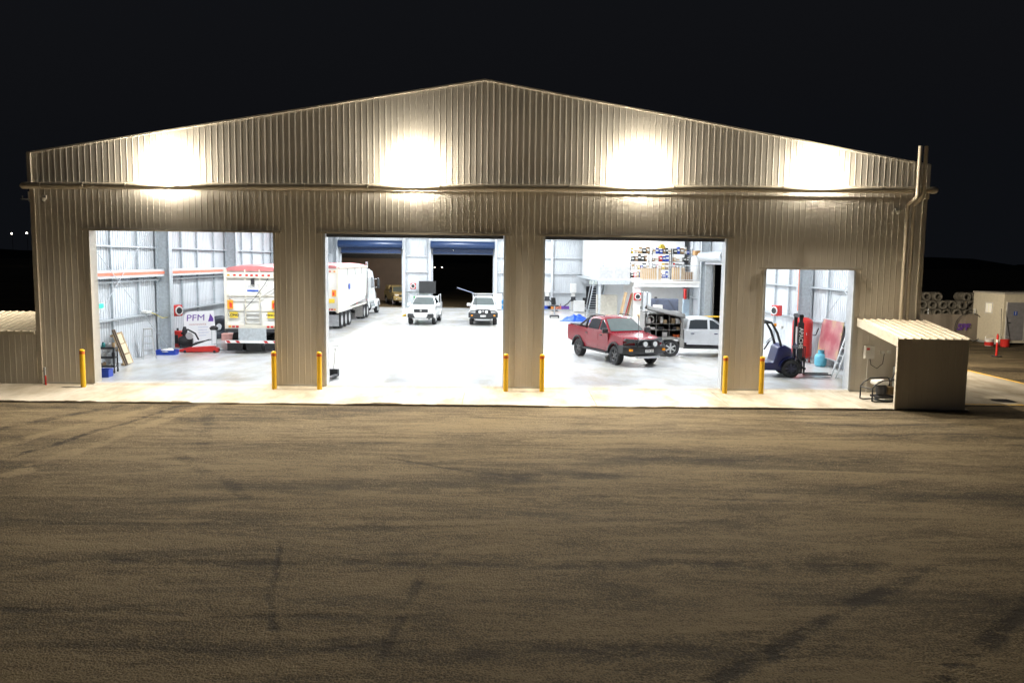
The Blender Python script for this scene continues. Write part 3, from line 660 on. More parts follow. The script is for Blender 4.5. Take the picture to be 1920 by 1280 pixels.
MB().lathe([(.12, -.03), (.16, -.03), (.17, 0), (.16, .03), (.12, .03)], 'Y', (0, 0, 0), n=18).build('hose_coil', offwhite, None); hc_ = bpy.data.objects['hose_coil']; hc_.matrix_world = GM @ T(-2.45, -.72, 1.71); tag(hc_, 'coil of pale hose hanging at the back of the open ute canopy', 'hose')
MB().at((-2.62, -1.12, .86), rz=.2, ry=-.5).box(-.30, .22, -.2, .2, 0, .015).build('open_flap', white_p, cu)

# ------------------------------------------------------------------ A-double tipper combination
tub_w = mat('tipper_white', (.74, .73, .69), rough=.35, var=.05, scale=2)
tub_c = mat('tipper_cream', (.70, .66, .56), rough=.42, var=.07, scale=2)
TX = -10.45
def axle_group(root, xs, r=.50, rim_m=alu, w=.28):
    for x in xs:
        MB().cyl((x, -1.1, r), (x, 1.1, r), .07, n=10).build('axle', dark_m, root)
        for s in (-1, 1):
            wheel(root, (x, s * 1.11, r), r, w, rim_m, s, spokes=10)
            MB().lathe([(r * .6, -w / 2 * .8), (r * .9, -w / 2), (r, -w * .2), (r, w * .2), (r * .9, w / 2), (r * .6, w / 2 * .8)], 'Y', (x, s * .78, r), n=20).build('inner_tyre', rubber, root, smooth=True)
def trailer(root, L, axles, rim_m, rear_detail):
    """+X forward; rear face at x=0"""
    b0, top = 1.12, 3.80
    pr = [(0, b0), (2.6, 1.12), (L - .5, 1.45), (L, 1.75), (L, top), (0, top)]
    def tw(x, y, z): t = (z - b0) / (top - b0); return (x, y * (.93 + .07 * min(1, t * 1.6)), z)
    MB().extr(pr, [-1.25, -.6, .6, 1.25], tw).build('tub', tub_w, root, bevel=.04)
    for s in (-1, 1):
        MB().box(-.02, L + .02, *sorted((s * 1.24, s * 1.31)), top - .12, top + .02).build('top_rail', tub_c, root)
        MB().box(.02, L - .1, *sorted((s * 1.17, s * 1.24)), b0 - .06, b0 + .06).build('bottom_rail', tub_c, root)
        for k in range(1, 4): MB().tube([(L * k / 4, s * 1.315, top - .1), (L * k / 4, s * 1.33, top - .55)], .012, n=5).build('tarp_strap', dark_m, root)
    # bowed tarp
    n = 10; vs = []
    for x, k in ((-.06, .6), (.5, 1), (L - .5, 1), (L + .06, .6)):
        for i in range(n + 1):
            t = -1 + 2 * i / n; vs.append((x, 1.33 * t, top + .03 + .18 * k * (1 - t * t) - (.12 if abs(t) == 1 else 0)))
    m_ = n + 1
    MB().add(vs, [(r * m_ + i, r * m_ + i + 1, (r + 1) * m_ + i + 1, (r + 1) * m_ + i) for r in range(3) for i in range(n)] + [tuple(range(m_)), tuple(range(4 * m_ - 1, 3 * m_ - 1, -1))]).build('roll_tarp', tarp_m, root, smooth=True)
    for s in (-.45, .45): MB().box(.1, L - .3, s - .06, s + .06, .78, 1.1).build('chassis_rail', dark_m, root)
    axle_group(root, axles, rim_m=rim_m)
    xm = sum(axles) / len(axles); half = (max(axles) - min(axles)) / 2 + .62
    for s in (-1, 1): MB().box(xm - half, xm + half, s * 1.1 - .17, s * 1.1 + .17, 1.03, 1.06).build('guard', alu, root)
    # rear frame
    for s in (-1, 1):
        MB().box(-.09, .0, *sorted((s * 1.13, s * 1.25)), 1.0, 3.8).build('rear_post', tub_c, root)
        for z in (1.62,):
            MB().box(-.10, -.09, *sorted((s * .66, s * 1.02)), z, z + .26).build('warning_sign', sign_y, root)
        mk = MB().box(-.105, -.09, *sorted((s * .86, s * 1.12)), 2.02, 2.42).build('marker_plate', mat('marker_orange', (.85, .35, .03), rough=.4), root)
        MB().slab([(-.108, s * .90, 2.08), (-.108, s * 1.02, 2.08), (-.108, s * 1.02, 2.34), (-.108, s * .90, 2.26)], (-.004, 0, 0)).build('marker_patch', mat('marker_red', (.7, .05, .03), rough=.4), mk)
    MB().box(-.12, 0, -1.13, 1.13, 3.42, 3.64).build('lamp_header', tub_c, root)
    MB().box(-.10, 0, -1.13, 1.13, 1.14, 1.32).build('lamp_sill', tub_c, root)
    for y, m_ in zip((1.03, .76, .5, .22, 0, -.22, -.5, -.76, -1.03), (amber, redlens, redlens, redlens, redlens, redlens, redlens, redlens, amber)):
        MB().box(-.14, -.12, y - .06, y + .06, 3.49, 3.57).build('marker_lamp', m_, root, bevel=.02)
    for y, m_ in zip((1.02, .86, .69, -.69, -.86, -1.02), (amber, redlens, redlens, redlens, redlens, amber)):
        MB().box(-.125, -.10, y - .065, y + .065, 1.19, 1.27).build('tail_lamp', m_, root, bevel=.02)
    if rear_detail:
        for y in (-.32, .32): MB().box(-.07, 0, y - .025, y + .025, 1.33, 3.78).build('door_stile', tub_c, root)
        for z in (1.95, 2.62): MB().box(-.05, 0, -1.12, 1.12, z - .02, z + .02).build('door_rail', tub_c, root)
        for z in (1.45, 1.68, 1.88): MB().box(-.12, -.07, -.32, .32, z - .015, z + .015).build('ladder_rung', alu, root)
        for y in (-.36, .36): MB().tube([(-.12, y, 1.3), (-.14, y, 1.9), (-.10, y * 1.0, 2.3)], .018, n=6).build('ladder_rail', alu, root)
        MB().tube([(-.1, .32, 2.05), (-.12, -.1, 2.5), (-.12, -.55, 3.1), (-.1, -.72, 3.4)], .014, n=5).build('tarp_crank', dark_m, root)
        MB().tube([(-.08, 1.05, 2.62), (-.12, .9, 2.50), (-.12, .3, 2.48), (-.12, -.3, 2.50), (-.12, -.7, 2.75), (-.1, -1.0, 2.95)], .022, n=6).build('air_hose', mat('grey_hose', (.35, .34, .32), rough=.6), root)
        MB().box(-.09, -.06, -.1, .06, 3.12, 3.38).build('latch', dark_m, root)
        text('rear_lettering', 'HOLT', .24, mat('print_grey', (.42, .43, .45), rough=.6), root, T(-.012, 0, 3.02) @ Matrix(((0, 0, -1, 0), (-1, 0, 0, 0), (0, 1, 0, 0), (0, 0, 0, 1))))
        MB().box(-.012, -.002, -.25, .25, 2.80, 2.88).build('name_strip', printblue, root)
        Mx = Matrix(((0, 0, -1, 0), (-1, 0, 0, 0), (0, 1, 0, 0), (0, 0, 0, 1)))
        text('sign_text', 'LONG', .17, ink, root, T(-.103, .84, 1.75) @ Mx, bold=.006); text('sign_text', 'VEHICLE', .125, ink, root, T(-.103, -.84, 1.75) @ Mx, bold=.004)
        MB().box(-.2, -.14, -.62, .62, .52, 1.16).build('spreader_plate', galv, root)
        MB().box(-.16, .05, -1.22, 1.22, .98, 1.13).build('rear_crossmember', dark_m, root)
        bp = MB().box(-.24, -.14, -1.2, 1.2, .50, .62).build('underrun_bar', white_p, root)
        for k in range(6):
            if k not in (2, 3): MB().slab([(-.243, -1.15 + k * .42, .51), (-.243, -1.0 + k * .42, .51), (-.243, -.92 + k * .42, .61), (-.243, -1.07 + k * .42, .61)], (-.003, 0, 0)).build('reflector', redlens, bp)
        for y in (-.85, 0, .85): MB().box(-.02, .0, y - .34, y + .34, .14, .55).build('mudflap', black_p, root)
    else:
        MB().box(-.1, .0, -1.2, 1.2, .5, .62).build('underrun_bar', alu, root)
        for s in (-1, 1): MB().box(.0, .02, *sorted((s * .6, s * 1.24)), .2, .9).build('mudflap', alu, root)
RZ90 = math.pi / 2
tr2 = thing('tipper_trailer', 'cream tipper trailer seen from behind, LONG VEHICLE signs, red roll tarp', 'trailer', (TX, 8.7, 0), RZ90, group='tipper trailers of the long truck')
trailer(tr2, 9.4, [1.3, 2.55, 3.8], alu, True)
# dolly with blue wheels
dl = thing('trailer_dolly', 'low two-axle dolly with navy wheel hubs coupling the two tipper trailers', 'dolly', (TX, 16.0, 0), RZ90)
axle_group(dl, [.55, 1.85], rim_m=navy_p)
MB().box(-.2, 2.6, -.42, .42, .82, 1.0).build('dolly_frame', navy_p, dl)
MB().box(2.6, 4.8, -.08, .08, .75, .9).build('drawbar', dark_m, dl)
for x in (.55, 1.85):
    for s in (-1, 1):
        o_ = arc(x, .5, .60, 165, 15, 10)
        vs = [(px, s * yy, pz) for yy in (.62, 1.28) for px, pz in o_]; q_ = len(o_)
        MB().add(vs, [(i, i + 1, q_ + i + 1, q_ + i) for i in range(q_ - 1)]).build('mudguard', navy_p, dl)
tr1 = thing('tipper_trailer', 'white tipper trailer with pale roll tarp coupled behind the prime mover', 'trailer', (TX, 21.4, 0), RZ90, group='tipper trailers of the long truck')
trailer(tr1, 10.2, [1.1, 2.35, 3.6], alu, False)
MB().box(3.2, 3.7, -1.262, -1.255, 2.35, 2.70).build('company_panel', printblue, tr1)
# prime mover
pm = thing('prime_mover', 'white bonneted prime mover with tall chrome exhaust stacks and big mirrors', 'truck', (TX, 30.0, 0), RZ90)
axle_group(pm, [.6, 1.95])
for s in (-1, 1): wheel(pm, (7.2, s * 1.06, .5), .5, .3, alu, s, spokes=10)
MB().box(-.3, 8.0, -.45, .45, .7, .95).build('chassis', dark_m, pm)
MB().box(.3, 2.2, -.5, .5, .95, 1.25).build('turntable', red_p, pm)
cabp = [(2.9, .9), (2.9, 3.3), (3.3, 3.55), (4.6, 3.4), (5.25, 2.9), (5.55, 2.0), (7.4, 1.75), (7.85, 1.55), (7.95, .8), (7.7, .62), (6.6, .75), (5.6, .75), (5.4, .6), (2.9, .6)]
def pw(x, y, z): k = .80 if x > 5.6 else 1; return (x, y * k, z)
MB().extr(cabp, [-1.18, -.8, .8, 1.18], pw).build('cab', white_ute, pm, bevel=.06)
for s in (-1, 1):
    MB().slab([(3.9, s * 1.185, 2.1), (5.2, s * 1.185, 2.1), (4.9, s * 1.185, 2.85), (3.9, s * 1.185, 2.95)], (0, s * .012, 0)).build('side_window', glass_d, pm)
    ex = MB().cyl((2.75, s * 1.05, .9), (2.75, s * 1.05, 4.1), .085, n=14).build('exhaust_stack', chrome, pm, smooth=True)
    MB().cyl((2.75, s * 1.05, 1.4), (2.75, s * 1.05, 2.9), .12, n=14).build('heat_shield', chrome, ex, smooth=True)
    mr = MB().box(5.15, 5.28, *sorted((s * 1.42, s * 1.62)), 2.05, 2.85).build('mirror', black_p, pm, bevel=.03)
    MB().tube([(5.2, s * 1.15, 2.75), (5.2, s * 1.5, 2.80)], .02).tube([(5.2, s * 1.15, 2.12), (5.2, s * 1.5, 2.1)], .02).build('mirror_arm', chrome, mr)
    MB().cyl((3.2, s * .98, .72), (5.0, s * .98, .72), .34, n=18).build('fuel_tank', chrome, pm, smooth=True)
    MB().box(3.0, 5.4, *sorted((s * .95, s * 1.26)), 1.06, 1.12).build('step', alu, pm)
    o_ = arc(7.2, .5, .66, 175, 10, 12); vs = [(px, s * yy, pz) for yy in (.80, 1.24) for px, pz in o_]; q_ = len(o_)
    MB().add(vs, [(i, i + 1, q_ + i + 1, q_ + i) for i in range(q_ - 1)]).build('front_guard', white_ute, pm, smooth=True)
    o_ = arc(1.27, .5, 1.32, 150, 30, 12); vs = [(px, s * yy, max(pz - .55, 1.05)) for yy in (.72, 1.28) for px, pz in o_]
    MB().add(vs, [(i, i + 1, q_ + i + 1, q_ + i) for i in range(len(o_) - 1)] if len(o_) == q_ else []).build('rear_guard', alu, pm)
    MB().box(-.32, -.3, *sorted((s * .7, s * 1.26)), .2, 1.0).build('mudflap', mat('mudflap_grey', (.25, .24, .23), rough=.6), pm)
MB().slab([(5.27, -1.0, 2.92), (5.57, -1.0, 2.08), (5.57, 1.0, 2.08), (5.27, 1.0, 2.92)], (.02, 0, .008)).build('windscreen', glass_d, pm)
MB().box(7.9, 8.1, -1.15, 1.15, .45, .8).build('bumper', chrome, pm, bevel=.03)
MB().box(7.86, 7.97, -.5, .5, .85, 1.5).build('grille', chrome, pm)
# ================================================================== OUTSIDE THINGS
# ------------------------------------------------------------------ bollards
boll_names = ['at the jamb nearest the small lean-to with the tap', 'at the trailer doorway side of the first broad pillar', 'at the white-ute doorway side of the first broad pillar',
              'at the white-ute doorway side of the middle pillar', 'at the red-ute doorway side of the middle pillar', 'at the red-ute doorway side of the last broad pillar', 'at the forklift doorway side of the last broad pillar']
for x, nm in zip((-13.30, -6.92, -5.40, .87, 2.09, 8.30, 9.54), boll_names):
    b = thing('bollard', 'yellow steel bollard with red band ' + nm, 'bollard', (x, -.56, -.09), group='yellow bollards along the apron')
    MB().cyl((0, 0, 0), (0, 0, 1.24), .083, n=20).build('post', yellow_p, b, smooth=True)
    MB().lathe([(.0835, 1.14), (.086, 1.14), (.086, 1.22), (.0835, 1.22)], 'Z', n=20).build('band', mat('band_red', (.55, .10, .02), rough=.4), b, smooth=True)
    MB().lathe([(.085, 1.24), (.08, 1.27), (.05, 1.295), (.001, 1.30)], 'Z', n=20).build('cap', yellow_p, b, smooth=True)
    MB().cyl((0, 0, -.005), (0, 0, .012), .13, n=20).build('base_flange', yellow_p, b)
# ------------------------------------------------------------------ lean-to shelters
def ribroof(mb, x0, x1, y0, z0, y1, z1, pitch=.25, h=.035):
    """sheet with ribs running along y"""
    prof = []; x = x0
    while x < x1 - .01:
        for du, dz in ((0, 0), (.17, 0), (.19, h), (.23, h)):
            if x + du <= x1: prof.append((x + du, dz))
        x += pitch
    prof.append((x1, 0)); vs = []
    for (x, d) in prof: vs += [(x, y0, z0 + d), (x, y1, z1 + d)]
    return mb.add(vs, [(2 * i, 2 * i + 2, 2 * i + 3, 2 * i + 1) for i in range(len(prof) - 1)])
lt = thing('lean_to', 'beige ribbed lean-to shelter open on one side beside the forklift doorway', 'shelter', (0, 0, 0), group='small lean-tos')
ribroof(MB(), 12.93, 15.22, -2.95, 2.07, -.08, 2.47).build('roof_sheet', mat('cream_roof', (.60, .55, .45), rough=.4), lt)
clad(lt, 'wall_sheet', cladding, (0, -2.86, 0), (1, 0, 0), (0, -1, 0), 13.0, 15.18, -.14, lambda a: 2.05, width=.8)
clad(lt, 'wall_sheet', cladding, (15.18, 0, 0), (0, 1, 0), (1, 0, 0), -2.84, -.1, -.14, lambda a: 2.05 + (a + 2.86) * .14, width=.8)
MB().slab([(12.9, -2.97, 1.83), (12.9, -2.97, 2.10), (12.9, -.08, 2.50), (12.9, -.08, 2.23)], (.03, 0, 0)).build('fascia', mat('cream_flashing', (.60, .55, .45), rough=.4), lt)
MB().box(12.93, 13.01, -2.93, -2.84, -.14, 2.04).build('corner_post', MATS['cream_flashing'], lt)
MB().box(13.03, 15.15, -2.83, -2.77, 1.9, 2.0).build('roof_beam', galv, lt); MB().box(15.08, 15.16, -2.83, -2.75, -.14, 2.0).build('frame_post', galv, lt)
al = thing('lean_to', 'low beige lean-to with pale sloping roof against the far outer side wall', 'shelter', (0, 0, 0), group='small lean-tos')
ribroof(MB(), -19.5, -15.1, -.12, 1.74, 2.6, 2.22).build('roof_sheet', MATS['cream_roof'], al)
clad(al, 'wall_sheet', cladding, (0, -.05, 0), (1, 0, 0), (0, -1, 0), -19.4, -15.1, -.14, lambda a: 1.72, width=.8)
clad(al, 'wall_sheet', cladding, (-19.4, 0, 0), (0, 1, 0), (-1, 0, 0), -.05, 2.5, -.14, lambda a: 1.72 + .17 * a, width=.9)
MB().box(-19.5, -15.1, -.14, -.10, 1.64, 1.735).build('fascia', MATS['cream_flashing'], al)
# tap standpipe
tp = thing('tap_standpipe', 'short grey tap post with red hose fitting against the front wall', 'tap', (-14.78, -.2, -.08))
MB().box(-.03, .03, -.03, .03, 0, .62).build('post', galv, tp); MB().cyl((0, -.03, .52), (0, -.12, .50), .016, n=8).build('tap', chrome, tp)
MB().tube([(.05, -.05, .0), (.06, -.06, .2), (.05, -.05, .34)], .025).build('hose_tail', red_p, tp); MB().box(-.05, .05, -.04, .04, .0, .03).build('foot', galv, tp)
# cameras and bracket
for x, z, nm in ((-14.59, 6.18, 'beside the aerial bracket corner'), (14.06, 6.13, 'beside the twin pipes')):
    c = thing('security_camera', 'small white dome security camera on the front wall ' + nm, 'camera', (x, -.03, z), group='security cameras')
    MB().box(-.07, .07, -.06, 0, -.02, .12).build('mount', offwhite, c, bevel=.01); MB().lathe([(.075, .0), (.075, -.04), (.06, -.09), (.03, -.12), (.001, -.125)], 'Z', (0, -.11, .03), n=14).build('dome', offwhite, c, smooth=True)
    MB().lathe([(.035, -.105), (.02, -.13), (.001, -.135)], 'Z', (0, -.11, .03), n=10).build('lens', black_p, c)
br = thing('antenna_bracket', 'pale outrigger bracket with small antenna on the outer corner under the eave', 'antenna', (-15.06, .15, 6.0))
MB().box(-.42, 0, -.03, .03, .16, .20).box(-.02, .0, -.05, .05, -.15, .3).build('arm', steel_lt, br); MB().tube([(-.2, 0, .17), (0, 0, -.1)], .02).build('brace', steel_lt, br)
MB().box(-.16, -.08, -.06, .06, .2, .42).build('antenna_panel', offwhite, br); MB().tube([(-.38, 0, .18), (-.38, 0, .28)], .015).build('stub', steel_lt, br)
# ------------------------------------------------------------------ under the lean-to: meter box, washer, cabinet
mbx = thing('switch_box', 'grey electrical box with conduit on the wall inside the open lean-to', 'electrical box', (13.35, -.04, 0))
MB().box(-.16, .16, -.18, -.01, 1.12, 1.56).build('box', offwhite, mbx, bevel=.01); MB().box(-.12, -.02, -.19, -.18, 1.42, 1.5).build('isolator', red_p, mbx)
MB().cyl((-.02, -.06, 1.12), (-.02, -.06, -.06), .018, n=8).build('conduit', offwhite, mbx); MB().tube([(.06, -.06, 1.12), (.1, -.08, .9), (.3, -.1, .78), (.5, -.08, .95), (.55, -.06, 1.3)], .012, n=6).build('cable', black_p, mbx)
MB().box(.42, .54, -.08, -.01, 1.28, 1.38).box(.66, .78, -.08, -.01, 1.30, 1.40).build('power_point', offwhite, mbx)
pw_ = thing('pressure_washer', 'black tube-framed engine pressure washer with two wheels under the lean-to', 'pressure washer', (13.2, -1.55, -.095), R_(12)); pw_.scale = (1.15, 1.15, 1.15)
fr = MB()
for y in (-.26, .26): fr.tube([(-.52, y, .04), (-.52, y, .40), (-.44, y, .50), (-.2, y, .62), (.35, y, .62), (.42, y, .55), (.42, y, .1)], .02, n=8).tube([(-.52, y, .05), (-.42, y, .02), (.1, y, .02), (.4, y, .16)], .02, n=8)
for p in ((-.52, .38), (.38, .6), (-.1, .03)): fr.tube([(p[0], -.26, p[1]), (p[0], .26, p[1])], .018, n=8)
fr.build('frame', black_p, pw_, smooth=True)
MB().box(-.25, .25, -.2, .2, .1, .16).build('engine_plate', dark_m, pw_); MB().lathe([(.001, -.14), (.13, -.14), (.15, -.05), (.15, .1), (.06, .16), (.001, .16)], 'Z', (-.05, 0, .33), n=16).build('engine', dark_m, pw_, smooth=True)
MB().box(-.3, .1, -.16, .16, .47, .60).build('fuel_tank', offwhite, pw_, bevel=.04); MB().box(.12, .34, -.12, .12, .18, .40).build('pump', mat('bronze', (.25, .17, .08), rough=.4, metal=.5), pw_, bevel=.02)
for s in (-1, 1):
    w_ = MB().lathe([(.06, -.04), (.15, -.045), (.165, -.02), (.165, .02), (.15, .045), (.06, .04)], 'Y', n=20).build('wheel', rubber, pw_, smooth=True); w_.location = (.34, s * .32, .165)
    MB().cyl((0, -.03, 0), (0, .03, 0), .065, n=12).build('hub', offwhite, w_)
MB().tube([(.42, .2, .5), (.55, .2, .8), (.62, .2, 1.05)], .016).build('lance', black_p, pw_)
cb_ = thing('steel_cabinet', 'grey steel cabinet standing at the back of the lean-to', 'cabinet', (14.55, -.55, -.07))
MB().box(-.4, .4, -.3, .3, .0, .95).build('body', galv, cb_, bevel=.01); MB().box(-.38, -.01, -.31, -.3, .05, .9).build('door', galv, cb_); MB().box(.01, .38, -.31, -.3, .05, .9).build('door', galv, cb_)
jr = thing('chemical_drum', 'small white and blue plastic drum beside the pressure washer', 'drum', (14.25, -1.9, -.1))
MB().lathe([(.001, 0), (.12, 0), (.13, .03), (.13, .3), (.08, .36), (.04, .37), (.04, .42), (.001, .42)], 'Z', n=16).build('body', blue_p, jr, smooth=True); MB().cyl((0, 0, .42), (0, 0, .46), .045, n=12).build('cap', offwhite, jr)
# ------------------------------------------------------------------ yard to the right
hut = thing('toilet_hut', 'cream portable toilet hut with grey door and small lit side window', 'hut', (29.3, 17.8, -.16), R_(3))
MB().box(0, 6, 0, 2.7, .12, 2.92).build('body', cream_p, hut, bevel=.02); MB().box(-.04, 6.04, -.06, 2.76, 2.92, 3.0).build('roof', mat('hut_roof', (.45, .43, .38), rough=.5), hut)
for x in (.2, 2, 4, 5.8): MB().box(x - .15, x + .15, .1, 2.5, 0, .12).build('skid', galv, hut)
d_ = MB().box(.22, 1.25, -.035, -.002, .3, 2.45).build('door', mat('door_grey', (.26, .26, .28), rough=.5), hut)
MB().box(.30, .42, -.07, -.035, 1.28, 1.32).build('handle', chrome, d_); MB().box(.62, .82, -.042, -.035, 1.72, 1.95).build('toilet_sign', printblue, d_)
MB().lathe([(.001, 0), (.028, 0)], 'Y', (.72, -.045, 1.905), n=10).box(.70, .74, -.046, -.043, 1.76, 1.87).build('sign_symbol', plate_m, d_)
MB().box(.16, .22, -.03, 0, .25, 2.5).box(1.25, 1.31, -.03, 0, .25, 2.5).build('door_frame', offwhite, hut)
w_ = MB().box(-.03, 0, .9, 1.55, 1.75, 2.4).build('window_frame', offwhite, hut); MB().box(-.036, -.03, .98, 1.22, 1.82, 2.33).box(-.036, -.03, 1.26, 1.48, 1.82, 2.33).build('pane', mat('lit_pane', (.9, .85, .7), rough=.3, emit=.35), w_)
bn = thing('banner_fence', 'mesh fence hung with a tan printed banner in front of the stacked coils', 'fence', (0, 0, -.16))
ban_m = mat('banner_cloth', (.23, .20, .165), rough=.8, var=.22, scale=.8, stretch=(1, 1, .4), bump=.5, bscale=2)
vs = []; N = 48
for i in range(N + 1):
    x = 20.5 + 9.4 * i / N; y = 19.9 + .05 * math.sin(i * .9) + .03 * math.sin(i * 2.3); vs += [(x, y, .05), (x, y + .03, 1.62 + .02 * math.sin(i * .6))]
MB().add(vs, [(2 * i, 2 * i + 2, 2 * i + 3, 2 * i + 1) for i in range(N)]).build('banner', ban_m, bn, smooth=True)
for x in (20.6, 23.4, 26.2, 29.0): MB().cyl((x, 20.02, 0), (x, 20.02, 1.95), .03, n=8).build('post', steel_lt, bn)
for cx in (24.2, 28.6): MB().lathe([(.86, -.005), (.9, -.005), (.9, .005), (.86, .005)], 'Y', (cx, 19.78, .83), n=40).build('printed_ring', ink, bn)
text('printed_letters', 'SPF', .52, purple, bn, T(28.2, 19.77, .86) @ FRONT, shear=.25, bold=.02)
coil_mesh = None
coil_m = mat('coil_grey', (.26, .24, .20), rough=.7, var=.4, scale=5)
rr = random.Random(11)
for row, (z, cnt, x0) in enumerate(((.33, 11, 27.2), (.86, 11, 27.5), (1.40, 11, 27.2), (1.93, 10, 27.5), (2.46, 9, 27.9))):
    for k in range(cnt):
        if row == 4 and k in (3, 4): continue
        o = bpy.data.objects.new('pipe_coil', coil_mesh) if coil_mesh else None
        if o is None:
            o = MB().lathe([(.17, -.5), (.25, -.52), (.29, -.48), (.30, -.3), (.305, 0), (.30, .3), (.29, .48), (.25, .52), (.17, .5), (.165, 0), (.17, -.5)], 'Y', n=22).build('pipe_coil', coil_m, None, smooth=True); coil_mesh = o.data
        else: COL.objects.link(o)
        o.location = (x0 + k * .66 + rr.uniform(-.05, .05), 24.6 + row * .12 + rr.uniform(-.15, .15), z - .16); o.rotation_euler = (0, rr.uniform(0, 6), rr.uniform(-.12, .12))
        tag(o, 'grey hollow coil in the ' + ['bottom', 'second', 'middle', 'fourth', 'top'][row] + ' row of the stack behind the banner fence', 'coil', 'hollow coils stacked behind the banner fence')
dn = thing('delineator_post', 'red plastic delineator post with white band on a black base', 'traffic post', (25.46, 12.05, -.16))
MB().cyl((0, 0, .04), (0, 0, 1.05), .055, n=14).build('post', red_p, dn, smooth=True); MB().lathe([(.056, .72), (.059, .72), (.059, .86), (.056, .86)], 'Z', n=14).build('band', white_p, dn)
MB().cyl((0, 0, 1.05), (0, 0, 1.14), .035, n=10).build('handle', red_p, dn); MB().cyl((0, 0, 0), (0, 0, .05), .24, n=8).build('base', black_p, dn)
for x, y, m_, nm in ((28.3, 17.3, offwhite, 'white and red bucket on the ground at the corner of the hut'), (28.95, 16.9, red_p, 'red bucket lying beside the hut step')):
    bk = thing('bucket', nm, 'bucket', (x, y, -.16))
    MB().lathe([(.001, 0), (.2, 0), (.25, .42), (.235, .42), (.19, .03), (.001, .03)], 'Z', n=18).build('shell', m_, bk, smooth=True); MB().lathe([(.205, .04), (.235, .04), (.245, .24), (.21, .24)], 'Z', n=18).build('red_band', red_p, bk, smooth=True)
    MB().tube([(-.25, 0, .42), (-.2, 0, .56), (0, 0, .62), (.2, 0, .56), (.25, 0, .42)], .008, n=5).build('bail', steel_lt, bk)
wand = thing('flag_pole', 'thin dark pole with forked foot leaning by the hut wall', 'pole', (28.9, 17.2, -.16))
MB().tube([(0, 0, .5), (.1, .3, 2.1)], .015, n=6).build('pole', dark_m, wand); MB().tube([(-.08, 0, 0), (0, 0, .5), (.08, 0, 0)], .012, n=6).build('fork', dark_m, wand)
shp = thing('steel_plate', 'pale metal sheet lying on the ground near the hut door', 'metal sheet', (28.6, 12.6, -.15), .3)
MB().box(-.6, .9, -.5, .5, 0, .02).build('sheet', steel_lt, shp); MB().box(-.5, .8, -.4, -.3, .02, .08).build('bearer', timber, shp)
# ------------------------------------------------------------------ beyond: second shed, 4WD, far lamps
s2 = thing('neighbour_shed', 'brown ribbed steel shed standing beyond the back doorways', 'building', (0, 0, 0))
brown = mat('brown_cladding', (.17, .12, .09), rough=.5, var=.1, scale=1)
clad(s2, 'wall_sheet', brown, (0, 60, 0), (1, 0, 0), (0, -1, 0), -24, -8.4, -.16, lambda a: 4.4, width=1.6)
MB().box(-24.2, -8.2, 59.7, 75, 4.4, 5.0).build('roof', dark_m, s2); MB().box(-24, -8.4, 60.1, 74.8, -.16, 4.4).build('body', brown, s2)
tan = mat('tan_car_paint', (.38, .30, .14), rough=.4, var=.1)
w4 = thing('four_wheel_drive', 'tan old four wheel drive parked outside the back doorway behind the prime mover', 'car', (-9.6, 52.4, -.16), R_(-70))
ute(w4, tan, bar=None, spots=0, flare_m=black_p, tyre=.39)
MB().box(-2.4, -.9, -.78, .78, 1.33, 1.85).build('rear_canopy', tan, w4, bevel=.06)
for px_, py_, d_, nm in ((22, 437, 320, 'beyond the outer side wall, the farther of two'), (50, 436, 300, 'beyond the outer side wall, the nearer of two'), (850, 469, 420, 'seen high through the open back doorway'), (815, 502, 380, 'low at the jamb of the back doorway'), (829, 505, 395, 'low in the middle of the back doorway')):
    rd = (_f + _r2 * (px_ - 960) / FPX + _u2 * (640 - py_) / FPX); p = CAM + rd * d_
    lp = thing('street_lamp', 'tiny distant lamp ' + nm, 'street lamp', (p.x, p.y, -.2), group='distant lamps')
    r_ = .32 if px_ < 100 else .22
    hgt = max(p.z, .8)
    MB().cyl((0, .3, 0), (0, .3, hgt + .4), .08, n=6).build('pole', dark_m, lp); MB().lathe([(.001, -r_), (r_ * .8, -r_ * .5), (r_, 0), (r_ * .8, r_ * .5), (.001, r_)], 'Z', (0, 0, hgt), n=8).build('globe', far_e, lp)
fs_ = thing('distant_shed', 'far dark shed with a row of warm lit windows across the yard', 'building', (165, 190, -.2))
MB().box(-14, 16, 0, 12, 0, 4.6).build('body', mat('far_wall', (.08, .08, .085), rough=.7), fs_); MB().box(-15, 17, -.6, 13, 4.6, 5.1).build('roof', dark_m, fs_)
for x in (-2, 2, 6): MB().box(x - 1.2, x + 1.2, -.05, -.01, 3.4, 4.1).build('window', warm_e, fs_)

